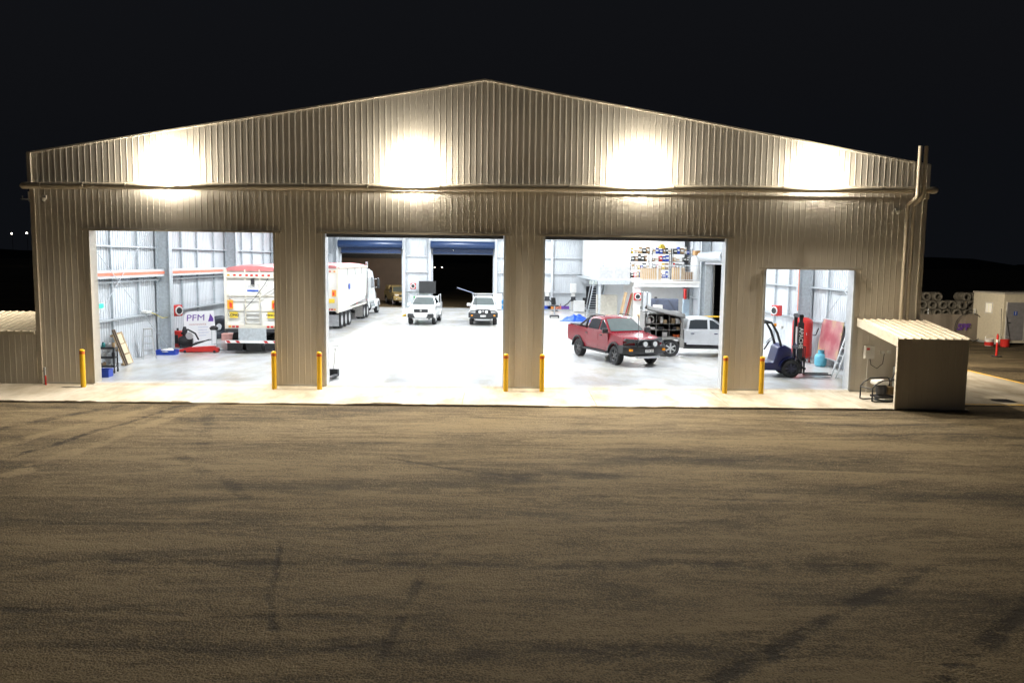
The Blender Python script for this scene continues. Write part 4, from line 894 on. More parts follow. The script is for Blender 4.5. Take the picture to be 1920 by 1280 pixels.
# ================================================================== INSIDE, LEFT BAY
def carton(name, label, loc, dims, rz=0, m=card, group=None, ry=0):
    c = thing(name, label, 'box', loc, rz, group); c.rotation_euler = (0, ry, rz); w, d, h = dims
    MB().box(-w / 2, w / 2, -d / 2, d / 2, 0, h).build('carton', m, c, bevel=.006)
    MB().box(-w / 2 + .005, w / 2 - .005, -.025, .025, h, h + .003).build('packing_tape', mat('tape', (.62, .50, .33), rough=.4), c)
    return c
def tub_(label, loc, dims, m, rz=0, cat='tub'):
    t = thing('storage_tub', label, cat, loc, rz); w, d, h = dims; e = .012
    b = MB().box(-w / 2, w / 2, -d / 2, d / 2, 0, e)
    for a, b_, c, d_ in ((-w / 2, w / 2, -d / 2, -d / 2 + e), (-w / 2, w / 2, d / 2 - e, d / 2), (-w / 2, -w / 2 + e, -d / 2 + e, d / 2 - e), (w / 2 - e, w / 2, -d / 2 + e, d / 2 - e)): b.box(a, b_, c, d_, e, h)
    b.build('tub', m, t); r = MB()
    for a, b_, c, d_ in ((-w / 2 - .02, w / 2 + .02, -d / 2 - .02, -d / 2), (-w / 2 - .02, w / 2 + .02, d / 2, d / 2 + .02), (-w / 2 - .02, -w / 2, -d / 2, d / 2), (w / 2, w / 2 + .02, -d / 2, d / 2)): r.box(a, b_, c, d_, h - .03, h + .004)
    r.build('rim', m, t); return t
def reel(label, loc, rz, m=red_p, r=.26):
    """hose reel; local -Y faces out from its mount"""
    t = thing('hose_reel', label, 'hose reel', loc, rz, 'red hose reels')
    MB().box(-.24, .24, -.30, -.02, -.26, .26).build('case', m, t, bevel=.04); MB().box(-.1, .1, -.02, .0, -.2, .2).build('bracket', dark_m, t)
    MB().lathe([(.20, -.31), (.21, -.35), (.19, -.36), (.10, -.33), (.001, -.33)], 'Y', n=22).build('reel_rim', white_p, t, smooth=True)
    MB().lathe([(.155, -.362), (.12, -.385), (.05, -.37), (.001, -.37)], 'Y', n=18).build('hose_coil', black_p, t, smooth=True); return t
ct = thing('tool_trolley', 'black three-tier tool trolley loaded with jars and rags just inside the doorway', 'trolley', (-13.98, 2.35, 0), R_(10))
for z in (.22, .55, .9): MB().box(-.38, .38, -.24, .24, z, z + .03).box(-.38, .38, -.24, -.225, z + .03, z + .08).build('tray', dark_m, ct)
for sx in (-1, 1):
    for sy in (-1, 1):
        MB().box(sx * .36 - .02, sx * .36 + .02, sy * .22 - .02, sy * .22 + .02, .12, .93).build('leg', black_p, ct); MB().cyl((sx * .36 - .02, sy * .22, .065), (sx * .36 + .02, sy * .22, .065), .06, n=12).build('castor', rubber, ct)
rr = random.Random(2)
for z in (.25, .58, .93):
    for k in range(5):
        x = -.3 + k * .15; h = rr.uniform(.06, .2); m_ = rr.choice([offwhite, dark_m, card, steel_lt, mat('rag_teal', (.05, .3, .3))])
        j = thing('trolley_item', f'small {["pale jar", "dark tin", "tan box", "steel can", "teal rag bundle"][[offwhite, dark_m, card, steel_lt, MATS["rag_teal"]].index(m_)]} on the {["lower", "middle", "top"][[.25, .58, .93].index(z)]} tray of the tool trolley', 'container', (-13.98 + x, 2.3 + rr.uniform(-.08, .08) + x * .17, z), group='things on the tool trolley')
        MB().lathe([(.001, 0), (.06, 0), (.062, h * .8), (.04, h), (.001, h)], 'Z', n=10).build('body', m_, j); MB().cyl((0, 0, h), (0, 0, h + .015), .035, n=8).build('lid', dark_m, j)
tub_('blue plastic tub on the floor under the tool trolley', (-13.62, 1.35, 0), (.6, .42, .28), blue_p, .1)
tub_('blue tray of white rags beside the red cabinet', (-14.1, 8.1, 0), (.85, .5, .2), blue_p, .1); 
rg = thing('rag_heap', 'heap of white rags lying in the blue tray', 'rags', (-14.1, 8.1, .14), .1); MB().lathe([(.3, 0), (.26, .07), (.12, .11), (.001, .1)], 'Z', n=9).build('rags', offwhite, rg, smooth=True)
MB().lathe([(.16, .05), (.1, .14), (.001, .15)], 'Z', (.12, .04, 0), n=7).build('rag_fold', offwhite, rg, smooth=True)
pl_ = thing('pallet', 'weathered timber pallet with pale panels leaning on the wall by the step ladder', 'pallet', (-14.15, 4.6, 0)); pl_.rotation_euler = (R_(0), R_(-18), R_(8))
for k in range(6): MB().box(-.02, .0, -.55 + k * .2, -.42 + k * .2, .03, 1.35).build('slat', timber, pl_)
for z in (.06, .66, 1.24): MB().box(-.11, -.02, -.55, .58, z, z + .09).build('bearer', timber, pl_)
for z, w in ((.04, .42), (.48, .4), (.9, .36)): MB().box(.002, .03, -.25, -.25 + w + .2, z, z + .38).build('pale_panel', mat('ply', (.62, .52, .35), rough=.7), pl_)
for y in (-.5, -.3): MB().box(.0, .05, y, y + .07, .02, 1.5).build('loose_batten', mat('dark_timber', (.14, .10, .07), rough=.8), pl_)
def stepladder(label, loc, rz, H=1.25, spread=.75, w=.5):
    t = thing('step_ladder', label, 'ladder', loc, rz)
    for s in (-1, 1):
        MB().slab([(-spread / 2, s * w / 2 - .02, 0), (-spread / 2 + .07, s * w / 2 - .02, 0), (.04, s * w * .32 - .02, H), (-.03, s * w * .32 - .02, H)], (0, .04, 0)).build('front_rail', alu, t)
        MB().slab([(spread / 2 - .05, s * w / 2 - .015, 0), (spread / 2, s * w / 2 - .015, 0), (.06, s * w * .32 - .015, H), (.02, s * w * .32 - .015, H)], (0, .03, 0)).build('rear_rail', alu, t)
    n = max(3, int(H / .28))
    for k in range(1, n):
        f = k / n; ww = w / 2 * (1 - f) + w * .32 * f; MB().box(-spread / 2 * (1 - f) - .02, -spread / 2 * (1 - f) + .09, -ww, ww, H * f - .02, H * f + .015).build('tread', alu, t)
    MB().box(-.08, .12, -w * .34, w * .34, H - .02, H + .03).build('top_cap', alu, t); return t
stepladder('small aluminium step ladder standing against the side wall by the leaning pallet', (-14.3, 6.7, 0), R_(-60))
reel('red hose reel on the side wall column, yellow hose strung from it', (-14.42, 9.75, 1.85), R_(62))
yh = thing('air_hose', 'yellow hose sagging from the red reel to a white socket on the girt', 'hose', (-14.5, 8.55, 1.8))
MB().tube([(.15, 1.0, .0), (.12, .6, -.22), (.0, .1, -.22), (-.1, -.4, -.02), (-.2, -.8, .12)], .018, n=6).build('hose', mat('hose_yellow', (.75, .62, .12), rough=.5), yh, smooth=True); MB().box(-.45, -.1, -1.25, -.75, .06, .16).build('socket', offwhite, yh)
ex = thing('exit_sign', 'small green lit exit sign at the front end of the pale side wall', 'sign', (-14.55, 3.25, 2.42)); MB().box(-.02, .05, -.2, .2, -.11, .11).build('case', offwhite, ex); MB().box(.05, .054, -.18, .18, -.09, .09).build('face', exit_g, ex)
fe = thing('red_cabinet', 'squat red oil drum pump unit against the column', 'drum', (-14.42, 10.1, 0))
MB().lathe([(.001, 0), (.22, 0), (.23, .04), (.23, .4), (.24, .42), (.23, .44), (.23, .85), (.2, .88), (.001, .88)], 'Z', n=18).build('drum', red_p, fe, smooth=True); MB().box(-.1, .1, -.26, -.2, .3, .7).build('front_panel', black_p, fe); MB().cyl((0, 0, .88), (0, 0, 1.0), .05, n=10).build('pump', dark_m, fe)
sg = thing('sign_board', 'white PFM sign board with purple lettering leaning by the wall', 'sign', (-14.15, 12.3, 0)); sg.scale = (1, 1, .86); sg.rotation_euler = (R_(-14), 0, R_(38))
SB = MB().box(-.75, .75, -.02, .02, 0, 1.95).build('board', mat('sign_white', (.76, .76, .78), rough=.4, var=.02), sg)
text('logo_letters', 'PFM', .52, purple, sg, T(-.18, -.023, 1.55) @ FRONT, shear=.12, bold=.0); text('small_print', 'MAINTENANCE', .12, mat('print_redgrey', (.45, .18, .16), rough=.5), sg, T(-.1, -.023, 1.17) @ FRONT)
em = MB(); em.slab([(.42, -.023, 1.32), (.68, -.023, 1.32), (.70, -.023, 1.5), (.56, -.023, 1.8), (.5, -.023, 1.55)], (0, -.002, 0)).build('emblem', purple, sg)
for z, w in ((.98, .5), (.82, .42), (.66, .5), (.5, .36)): MB().box(-.1, -.1 + w, -.0235, -.021, z, z + .05).build('print_line', mat('print_pale', (.55, .57, .68), rough=.5), sg)
en = thing('engine_assembly', 'black engine and gearbox parts heaped on a grey drip tray', 'engine', (-13.75, 9.75, 0), .2)
MB().box(-.75, .55, -.4, .4, .02, .12).build('drip_tray', galv, en, bevel=.02); MB().lathe([(.001, -.3), (.2, -.3), (.28, -.1), (.26, .15), (.16, .3), (.001, .3)], 'X', (-.15, 0, .42), n=14).build('bell_housing', black_p, en, smooth=True)
MB().box(-.4, .1, -.2, .2, .12, .5).build('block', dark_m, en, bevel=.03); MB().lathe([(.02, -.06), (.16, -.05), (.17, 0), (.16, .05), (.02, .06)], 'Y', (.05, -.24, .7), n=16).build('pulley', alu, en, smooth=True)
MB().lathe([(.001, 0), (.1, 0), (.12, .3), (.06, .5), (.001, .5)], 'Z', (-.2, .05, .6), n=12).build('turbo', dark_m, en, smooth=True); MB().slab([(.1, -.3, .2), (.9, -.3, .5), (.95, .2, .45), (.2, .3, .3)], (0, 0, .05)).build('cowling', black_p, en)
MB().tube([(-.3, -.2, .8), (0, -.3, 1.0), (.3, -.2, .8), (.4, 0, .5)], .04).build('manifold', black_p, en, smooth=True)
jk = thing('trolley_jack', 'long red floor jack with two upright handles and black pad', 'jack', (-13.0, 9.0, 0), R_(4))
MB().extr([(-.85, .03), (.85, .03), (.85, .2), (.6, .3), (-.5, .22), (-.85, .14)], [-.17, .17]).build('chassis', red_p, jk, bevel=.02)
for x in (.55, .75): MB().cyl((x, 0, .25), (x, 0, 1.05), .015, n=8).build('handle', galv, jk)
MB().lathe([(.001, 1.03), (.16, 1.03), (.2, 1.12), (.12, 1.2), (.001, 1.22)], 'Z', (.65, 0, 0), n=14).build('pad', black_p, jk, smooth=True)
for x in (-.6, .7):
    for s in (-1, 1): MB().cyl((x, s * .17, .06), (x, s * .22, .06), .06, n=12).build('wheel', dark_m, jk)
MB().tube([(.85, 0, .1), (1.2, 0, .12), (1.25, .15, .1)], .012).build('tow_eye', dark_m, jk)
for k, (y, tilt, nm) in enumerate(((16.2, 16, 'leaning against the wall beside the trailer'), (16.75, 24, 'propped behind the other inner tube'))):
    ty = MB().lathe([(.40 + .19 * math.cos(a), .19 * math.sin(a)) for a in [i * 2 * math.pi / 12 for i in range(13)]], 'X', n=28).build('tractor_tube', mat('tube_rubber', (.035, .045, .06), rough=.55), None, smooth=True)
    ty.location = (-14.3 - k * .1, y - 1.2, .62); ty.rotation_euler = (0, R_(tilt), R_(-50)); ty.scale = (1, 1.05, 1.1); tag(ty, 'large dark rubber inner tube ' + nm, 'inner tube', 'rubber inner tubes')
carton('parts_box', 'low pink and white box on the floor beside the inner tubes', (-13.6, 14.6, 0), (.6, .5, .35), .1, mat('pink_card', (.68, .36, .32), rough=.7))
# item half hidden by the pillar
hh = thing('pallet_jack', 'pallet jack handle and fork tip just inside the doorway beside the pillar', 'pallet jack', (-5.55, 1.3, 0), R_(80)); MB().box(-.5, .5, -.27, -.1, .06, .13).box(-.5, .5, .1, .27, .06, .13).build('fork', dark_m, hh, bevel=.01)
MB().box(.5, .7, -.2, .2, .05, .3).build('pump_housing', dark_m, hh, bevel=.02); MB().tube([(.62, 0, .3), (.75, 0, .8), (.8, 0, 1.02)], .02).tube([(.8, -.12, 1.0), (.83, -.12, 1.12), (.83, .12, 1.12), (.8, .12, 1.0)], .016).build('handle', offwhite, hh)
MB().cyl((.62, -.1, .08), (.62, .1, .08), .08, n=14).build('steer_wheel', rubber, hh)
# ================================================================== INSIDE, BACK WALL
reel('red hose reel on the mullion between the two back doorways', (-7.2, 44.4, 1.95), 0)
bd = thing('notice_board', 'black notice board on the wall between the back doorways', 'board', (-5.95, 44.4, 0)); MB().box(-.75, .75, -.04, .0, 1.35, 2.35).build('panel', black_p, bd); MB().box(-.78, .78, -.05, .005, 1.31, 1.35).build('ledge', dark_m, bd); MB().box(-.78, .78, -.05, .005, 2.35, 2.39).build('top_frame', dark_m, bd)
gb = thing('wheelie_bin', 'green wheeled bin standing behind the white ute with the tray of gear', 'bin', (-6.75, 43.6, 0)); MB().extr([(-.25, 0), (.25, 0), (.32, 1.0), (-.32, 1.0)], [-.3, .3]).build('body', green_p, gb, bevel=.03); MB().box(-.35, .35, -.35, .36, 1.0, 1.06).build('lid', green_p, gb, bevel=.02)
for s in (-1, 1): MB().cyl((s * .24, .28, .1), (s * .3, .28, .1), .1, n=14).build('wheel', rubber, gb)
yb = thing('spill_tray', 'small yellow and black chock block lying on the open floor', 'wheel chock', (-6.6, 33.4, 0), .4); MB().extr([(-.25, 0), (.25, 0), (.1, .16), (-.12, .16)], [-.12, .12]).build('block', yellow_p, yb); MB().box(-.2, .2, -.13, -.12, .03, .1).build('grip', black_p, yb); MB().cyl((.0, -.1, .17), (.0, .1, .17), .02, n=8).build('handle', black_p, yb)
for i in range(8):
    x = .55 + (i % 4) * .3; z = (i // 4) * .45
    wb = thing('water_bottle', f'blue water cooler bottle {["standing on the floor", "stacked on the rack"][i // 4]} beside the back doorway', 'water bottle', (x, 43.9, z), group='blue water bottles by the back doorway')
    MB().lathe([(.001, 0), (.13, 0), (.135, .03), (.135, .14), (.125, .16), (.135, .18), (.135, .3), (.06, .37), (.04, .38), (.04, .42), (.001, .42)], 'Z', n=14).build('bottle', mat('bottle_blue', (.06, .28, .55), rough=.2), wb, smooth=True); MB().cyl((0, 0, .42), (0, 0, .44), .042, n=10).build('cap', offwhite, wb)
fr_ = thing('white_cabinet', 'plain white cabinet beside the blue water bottles', 'cabinet', (.35, 42.4, 0)); MB().box(-.35, .35, -.3, .3, .05, 1.45).build('body', white_p, fr_, bevel=.01); MB().box(-.33, .33, -.32, -.3, .1, 1.4).build('door', white_p, fr_); MB().box(.24, .28, -.35, -.32, .7, .95).build('handle', chrome, fr_); MB().box(-.33, .33, -.28, .28, 0, .05).build('plinth', dark_m, fr_)
for x, nm in ((4.75, 'nearer the white-ute doorway'), (7.05, 'beside the white workbench cabinet')):
    lp = thing('lift_post', 'tall off-white hoist post with boxed head, the one ' + nm, 'hoist', (x, 43.6, 0), group='hoist posts at the back wall')
    MB().box(-.17, .17, -.15, .15, .02, 2.0).build('post', offwhite, lp, bevel=.01); MB().box(-.28, .28, -.2, .2, 1.55, 2.35).build('head', white_p, lp, bevel=.02); MB().box(-.35, .35, -.35, .35, 0, .03).build('base_plate', galv, lp)
    MB().tube([(-.1, -.2, 1.0), (-.5, -.5, .6), (-.9, -.7, .35)], .05).tube([(.1, -.2, 1.0), (.5, -.5, .6), (.8, -.7, .35)], .05).build('arm', dark_m, lp); MB().box(-.2, .2, -.3, -.15, .8, 1.2).build('carriage', dark_m, lp)
for x, m_, nm in ((4.7, blue_p, 'blue'), (5.6, redox, 'orange'), (6.3, mat('case_purple', (.15, .06, .35)), 'purple'), (5.1, mat('case_orange2', (.75, .25, .03)), 'bright orange')):
    tb = thing('tool_case', f'{nm} tool case on the low bench between the hoist posts', 'tool case', (x, 42.8, .12)); MB().box(-.35, .35, -.2, .2, 0, .28).build('case', m_, tb, bevel=.02); MB().tube([(-.1, -.2, .2), (-.08, -.24, .24), (.08, -.24, .24), (.1, -.2, .2)], .015).build('handle', black_p, tb)
bnch = thing('low_bench', 'low steel bench carrying coloured tool cases between the hoist posts', 'bench', (5.5, 42.8, 0)); MB().box(-1.3, 1.3, -.3, .3, .08, .12).build('top', galv, bnch)
for x in (-1.2, 1.2): MB().box(x - .03, x + .03, -.25, .25, 0, .08).build('leg', galv, bnch)
wc = thing('white_cabinet', 'white bench cabinet between the hoist post and the black chair', 'cabinet', (7.3, 40.5, 0)); MB().box(-.45, .45, -.3, .3, .05, 1.0).build('body', white_p, wc, bevel=.01); MB().box(-.44, -.01, -.32, -.3, .1, .95).build('door', white_p, wc); MB().box(.01, .44, -.32, -.3, .1, .95).build('door', white_p, wc); MB().box(-.4, .4, -.28, .28, 0, .05).build('plinth', dark_m, wc)
for x, y, nm in ((8.05, 41.2, 'beside the white bench cabinet'), (5.3, 40.8, 'in front of the hoist post')):
    ch = thing('office_chair', 'black swivel office chair ' + nm, 'chair', (x, y, 0), .5); MB().box(-.26, .26, -.25, .25, .45, .54).build('seat', black_p, ch, bevel=.04); MB().slab([(-.24, .22, .6), (.24, .22, .6), (.22, .32, 1.2), (-.22, .32, 1.2)], (0, .07, 0)).build('backrest', black_p, ch, bevel=.03)
    MB().cyl((0, 0, .1), (0, 0, .45), .03, n=8).build('column', dark_m, ch)
    for k in range(5): MB().tube([(0, 0, .1), (.3 * math.cos(k * 1.257), .3 * math.sin(k * 1.257), .06)], .025, n=6).build('foot', dark_m, ch)
tj = thing('transmission_jack', 'small black wheeled jack stand out on the open floor', 'jack', (4.75, 33.6, 0)); MB().box(-.35, .35, -.25, .25, .1, .22).build('base', dark_m, tj, bevel=.02); MB().cyl((0, 0, .2), (0, 0, .9), .05, n=10).build('ram', alu, tj); MB().box(-.3, .3, -.2, .2, .9, .98).build('saddle', dark_m, tj); MB().tube([(.05, 0, .5), (.4, .1, .8), (.5, .1, 1.1)], .02).build('handle', dark_m, tj)
for sx in (-1, 1):
    for sy in (-1, 1): MB().cyl((sx * .32 - .03, sy * .24, .08), (sx * .32 + .03, sy * .24, .08), .08, n=12).build('castor', rubber, tj)
def tarp_heap(label, loc, w, d, h, seed):
    r2 = random.Random(seed); n = 14; vs = []
    for j in range(n + 1):
        for i in range(n + 1):
            u, v = i / n * 2 - 1, j / n * 2 - 1; k = max(0, 1 - (u * u + v * v) ** .8)
            vs.append((u * w / 2 * (1 + .15 * mnoise.noise((u * 2, v * 2, seed))), v * d / 2, .008 + h * k * (.55 + .9 * abs(mnoise.noise((u * 2.4, v * 2.4, seed + 5)))) + .03 * abs(mnoise.noise((u * 7, v * 7, seed)))))
    t = MB().add(vs, [(j * (n + 1) + i, j * (n + 1) + i + 1, (j + 1) * (n + 1) + i + 1, (j + 1) * (n + 1) + i) for j in range(n) for i in range(n)]).build('crumpled_tarp', bluetarp, None)
    t.location = loc; tag(t, label, 'tarp'); return t
tarp_heap('crumpled bright blue tarp lying on the floor behind the red ute', (6.1, 30.5, 0), 2.3, 1.3, .6, 3)
es = thing('exit_sign', 'small white lit exit sign over the dark personnel door', 'sign', (8.9, 44.4, 2.45)); MB().box(-.35, .35, -.06, .0, -.17, .17).build('case', offwhite, es); MB().box(-.32, .32, -.065, -.06, -.14, .14).build('face', mat('exit_face', (.75, .85, .8), rough=.4, emit=.6), es)
# ================================================================== MEZZANINE
mz = thing('mezzanine', 'white steel mezzanine storey with balustrade and upper room in the workshop corner', 'mezzanine', (0, 0, 0))
MB().box(9.7, 14.5, 27.0, 44.4, 2.92, 3.06).build('deck', offwhite, mz); ibeam(MB(), (9.7, 27.12, 2.80), (14.5, 27.12, 2.80), .2, .28, (0, 1, 0), .02).build('edge_beam', white_p, mz)
MB().box(7.4, 9.69, 28.5, 44.4, 2.94, 3.05).build('landing', galv, mz); MB().box(7.4, 9.69, 28.48, 28.6, 2.74, 2.939).build('landing_beam', galv, mz)
MB().box(9.72, 10.22, 27.25, 27.75, 0, 2.66).build('column', white_p, mz, bevel=.03); MB().box(7.5, 7.65, 28.7, 28.85, 0, 2.74).build('column', galv, mz); MB().box(14.2, 14.4, 27.2, 27.4, 0, 2.66).build('column', galv, mz)
MB().box(9.9, 14.45, 33.0, 33.1, 0, 2.92).build('lower_wall', white_p, mz); MB().box(7.9, 14.45, 33.0, 33.1, 3.06, 6.4).build('upper_wall', white_p, mz); MB().box(7.9, 8.0, 33.1, 44.4, 3.06, 6.4).build('side_wall', white_p, mz); MB().box(9.9, 10.0, 33.1, 44.4, 0, 2.92).build('side_wall', white_p, mz)
MB().box(7.9, 14.45, 33.0, 44.4, 6.402, 6.5).build('room_roof', offwhite, mz)
d_ = MB().box(9.0, 9.88, 32.95, 32.998, 3.07, 5.12).build('door', mat('pink_door', (.62, .46, .43), rough=.5, var=.03), mz); MB().cyl((9.75, 32.9, 4.1), (9.75, 32.95, 4.1), .035, n=10).build('knob', chrome, d_)
MB().box(8.25, 8.4, 32.96, 32.998, 3.9, 5.2).build('narrow_window', glass('room_glass', (.35, .38, .40)), mz)
for z in (4.12, 3.14): MB().box(9.75, 14.4, 27.03, 27.07, z - .025, z + .025).build('rail', steel_lt, mz)
x = 9.78
while x < 14.4:
    MB().box(x - .008, x + .008, 27.04, 27.06, 3.16, 4.1).build('baluster', steel_lt, mz); x += .13
for x in (9.76, 11.3, 12.85, 14.38): MB().box(x - .025, x + .025, 27.02, 27.08, 3.06, 4.14).build('rail_post', steel_lt, mz)
for a, b in ((7.45, 8.5), (8.55, 9.65)): MB().box(a, b, 28.54, 28.56, 3.15, 4.0).build('infill_panel', mat('perforated_grey', (.50, .51, .52), rough=.5, metal=.3), mz)
for z in (4.1,): MB().box(7.42, 9.7, 28.53, 28.57, z - .025, z + .025).build('rail', steel_lt, mz)
stc = thing('staircase', 'steep galvanised staircase climbing to the mezzanine landing', 'stairs', (0, 0, 0))
for x in (7.45, 8.35): MB().slab([(x, 36.2, 0), (x, 35.8, 0), (x, 29.9, 3.0), (x, 30.3, 3.05)] if False else [(x, 35.9, 0), (x, 35.5, 0), (x, 31.0, 2.93), (x, 31.0, 3.2)], (.04, 0, 0)).build('stringer', galv, stc)
for k in range(14): MB().box(7.49, 8.35, 35.6 - k * .33, 35.85 - k * .33, .18 + k * .2, .21 + k * .2).build('tread', galv, stc)
for x in (7.45, 8.37): MB().tube([(x, 35.7, 0), (x, 35.7, 1.0), (x, 31.0, 4.05)], .025).build('handrail', steel_lt, stc)
# shelving and stores on the deck
rr = random.Random(21)
pal = [('tan carton', card, .3), ('white carton', offwhite, .3), ('black case', black_p, .25), ('blue crate', blue_p, .25), ('steel tin', steel_lt, .2), ('yellow case', mat('case_yellow', (.70, .50, .05)), .25), ('brown carton', mat('card_dark', (.30, .19, .10)), .3), ('red case', red_p, .22)]
for i, (x0, nm) in enumerate(((9.95, 'nearest the pink door'), (11.5, 'in the middle of the row'), (13.0, 'nearest the roller door'))):
    sh = thing('storage_rack', 'black steel storage rack on the mezzanine, the one ' + nm, 'shelving', (x0, 30.6, 3.06), group='storage racks on the mezzanine')
    for z in (.12, .72, 1.3, 1.85): MB().box(0, 1.4, -.25, .25, z, z + .03).build('shelf', dark_m, sh)
    for x in (.02, 1.38):
        for y in (-.24, .24): MB().box(x - .02, x + .02, y - .02, y + .02, 0, 2.25).build('upright', dark_m, sh)
    for lv, z in enumerate((.15, .75, 1.33, 1.88)):
        x = .06
        while x < 1.2:
            nmx, m_, wmax = rr.choice(pal + [pal[2], pal[6], pal[2], pal[3]]); w = rr.uniform(.14, wmax); h = rr.uniform(.22, .5)
            if rr.random() < .96:
                b = thing('stored_item', f'{nmx} on the {["bottom", "second", "third", "top"][lv]} shelf of the rack {nm}', 'box', (x0 + x + w / 2, 30.55, 3.06 + z), rr.uniform(-.2, .2), 'stores on the mezzanine racks')
                MB().box(-w / 2, w / 2, -.18, .18, 0, h).build('body', m_, b, bevel=.01); MB().box(-w / 2 + .02, w / 2 - .02, -.183, -.18, h * .4, h * .7).build('label_patch', plate_m if m_ is not offwhite else card, b)
            x += w + .03
for x, w, h, nm, m_ in ((10.95, 1.35, .85, 'long tan carton behind the mezzanine balustrade', card), (12.85, .75, .9, 'tall tan carton standing behind the mezzanine balustrade', card), (13.55, .5, .62, 'stack of egg-brown trays behind the mezzanine balustrade', MATS['card_dark'])):
    carton('carton', nm, (x, 27.75, 3.065), (w, .6, h), .03, m_)
tk = thing('white_tank', 'tall white plastic tank at the end of the mezzanine balustrade', 'tank', (14.05, 27.75, 3.065)); MB().lathe([(.001, 0), (.33, 0), (.34, .05), (.34, 1.5), (.28, 1.65), (.1, 1.72), (.001, 1.72)], 'Z', n=22).build('body', white_p, tk, smooth=True); MB().cyl((0, 0, 1.7), (0, 0, 1.77), .1, n=14).build('lid', offwhite, tk)
carton('carton', 'small orange-brown carton balanced on the tall white tank', (14.1, 27.8, 4.84), (.45, .35, .3), .3, mat('card_orange', (.55, .30, .12)))
bl_ = thing('yellow_drum', 'yellow rounded machine cover on top of the middle storage rack', 'machine cover', (12.2, 30.6, 5.31)); MB().lathe([(.3, 0), (.3, .1), (.2, .28), (.001, .33)], 'Z', n=16).build('cover', MATS['case_yellow'], bl_, smooth=True); MB().box(-.32, .32, -.25, .25, -.0, .02).build('skirt', black_p, bl_)
# below the deck
reel('red hose reel on the white mezzanine column', (9.97, 27.24, 1.98), 0)
pt = thing('folded_table', 'folded games table under a charcoal cloth cover against the white wall', 'table', (12.35, 30.3, 0)); MB().box(-1.1, 1.1, -.3, .3, .12, 1.72).build('cover', charcoal_cloth, pt, bevel=.05)
for s in (-1, 1): MB().tube([(s * .35, -.31, 1.65), (s * .85, -.315, .9), (s * 1.0, -.31, .3)], .018).build('strap', dark_m, pt); MB().box(s * .8 - .05, s * .8 + .05, -.4, .4, 0, .12).build('foot', dark_m, pt)
MB().lathe([(.12, 0), (.1, .1), (.001, .13)], 'Z', (-.5, 0, 1.72), n=10).build('folded_net', black_p, pt)
for (x, y, z, d, rz, ry, nm, m_) in ((10.15, 24.6, .62, (.75, .5, .5), .3, R_(-26), 'open tan carton tipped over on the heap behind the canopy ute', card), (10.85, 25.0, .62, (.55, .5, .62), .1, 0, 'upright tan carton on the heap behind the canopy ute', card), (11.65, 25.0, .62, (.85, .5, .5), -.05, 0, 'wide tan carton on the heap behind the canopy ute', card), (10.95, 24.9, 1.245, (.5, .4, .3), .4, 0, 'pale carton perched on the upright carton', offwhite)):
    carton('carton', nm, (x, y, z), d, rz, m_, ry=ry)
bt = thing('work_table', 'steel work table piled with cartons behind the canopy ute', 'table', (11.0, 24.9, 0)); MB().box(-1.3, 1.3, -.4, .4, .58, .615).build('top', galv, bt)
for sx in (-1, 1):
    for sy in (-1, 1): MB().box(sx * 1.25 - .025, sx * 1.25 + .025, sy * .35 - .025, sy * .35 + .025, 0, .58).build('leg', galv, bt)
tarp_heap('crumpled blue tarp heaped on the floor by the folded table', (12.9, 27.6, .0), 1.6, .9, .9, 9)
for i, (x, w, h, m_, nm, tilt) in enumerate(((8.95, .5, 2.3, card, 'tan sheet of board leaning under the landing', 12), (9.25, .10, 2.2, red_p, 'narrow red plank leaning beside the tan board', 14), (9.42, .3, 2.25, timber, 'brown timber board leaning next to the white column', 12))):
    lb = thing('leaning_board', nm, 'board', (x - .15, 27.7, 0), 0, 'boards leaning under the landing'); lb.rotation_euler = (0, R_(tilt), 0)
    MB().box(-.025, .025, -w, w, .05, h).build('board', m_, lb); MB().box(-.03, .03, -w * .9, w * .9, .0, .05).build('edge_strip', dark_m, lb)
for x, nm in ((10.55, 'next to the white column'), (10.85, 'farther from the white column')):
    gp = thing('steel_sheet', f'tall grey steel panel standing on edge, the one {nm}', 'panel', (x, 27.6, 0), 0, 'grey panels by the white column'); MB().box(-.11, .09, -.2, .5, 0, 2.25).build('sheet', galv, gp); MB().box(-.13, .11, -.22, -.2, 0, 2.27).build('edge_fold', steel_lt, gp)
cbn = thing('beige_cabinet', 'beige cabinet under the staircase landing', 'cabinet', (8.45, 31.5, 0)); MB().box(-.75, .75, -.3, .3, .05, 1.9).build('body', mat('beige_enamel', (.52, .49, .42), rough=.5), cbn, bevel=.01); MB().box(-.73, -.01, -.32, -.3, .1, 1.85).build('door', MATS['beige_enamel'], cbn); MB().box(.01, .73, -.32, -.3, .1, 1.85).build('door', MATS['beige_enamel'], cbn); MB().box(-.7, .7, -.28, .28, 0, .05).build('plinth', dark_m, cbn)
gy = tub_('green tub with yellow lid under the landing', (8.55, 29.3, 0), (.75, .55, .5), green_p, .05); MB().box(-.4, .4, -.3, .3, .505, .56).build('lid', MATS['case_yellow'], gy, bevel=.02)
wr = thing('parts_rack', 'white wire rack of small parts beside the folded table', 'shelving', (10.55, 30.2, 0)); MB().box(-.4, .4, -.2, .2, .02, .05).build('shelf', white_p, wr)
for z in (.45, .9, 1.35): MB().box(-.4, .4, -.2, .2, z, z + .025).build('shelf', white_p, wr)
for sx in (-1, 1): MB().box(sx * .4 - .015, sx * .4 + .015, -.2, .2, 0, 1.5).build('side_frame', white_p, wr)
for z in (.48, .93): MB().box(-.32, .3, -.12, .12, z, z + .22).build('parts_tray', dark_m, wr)
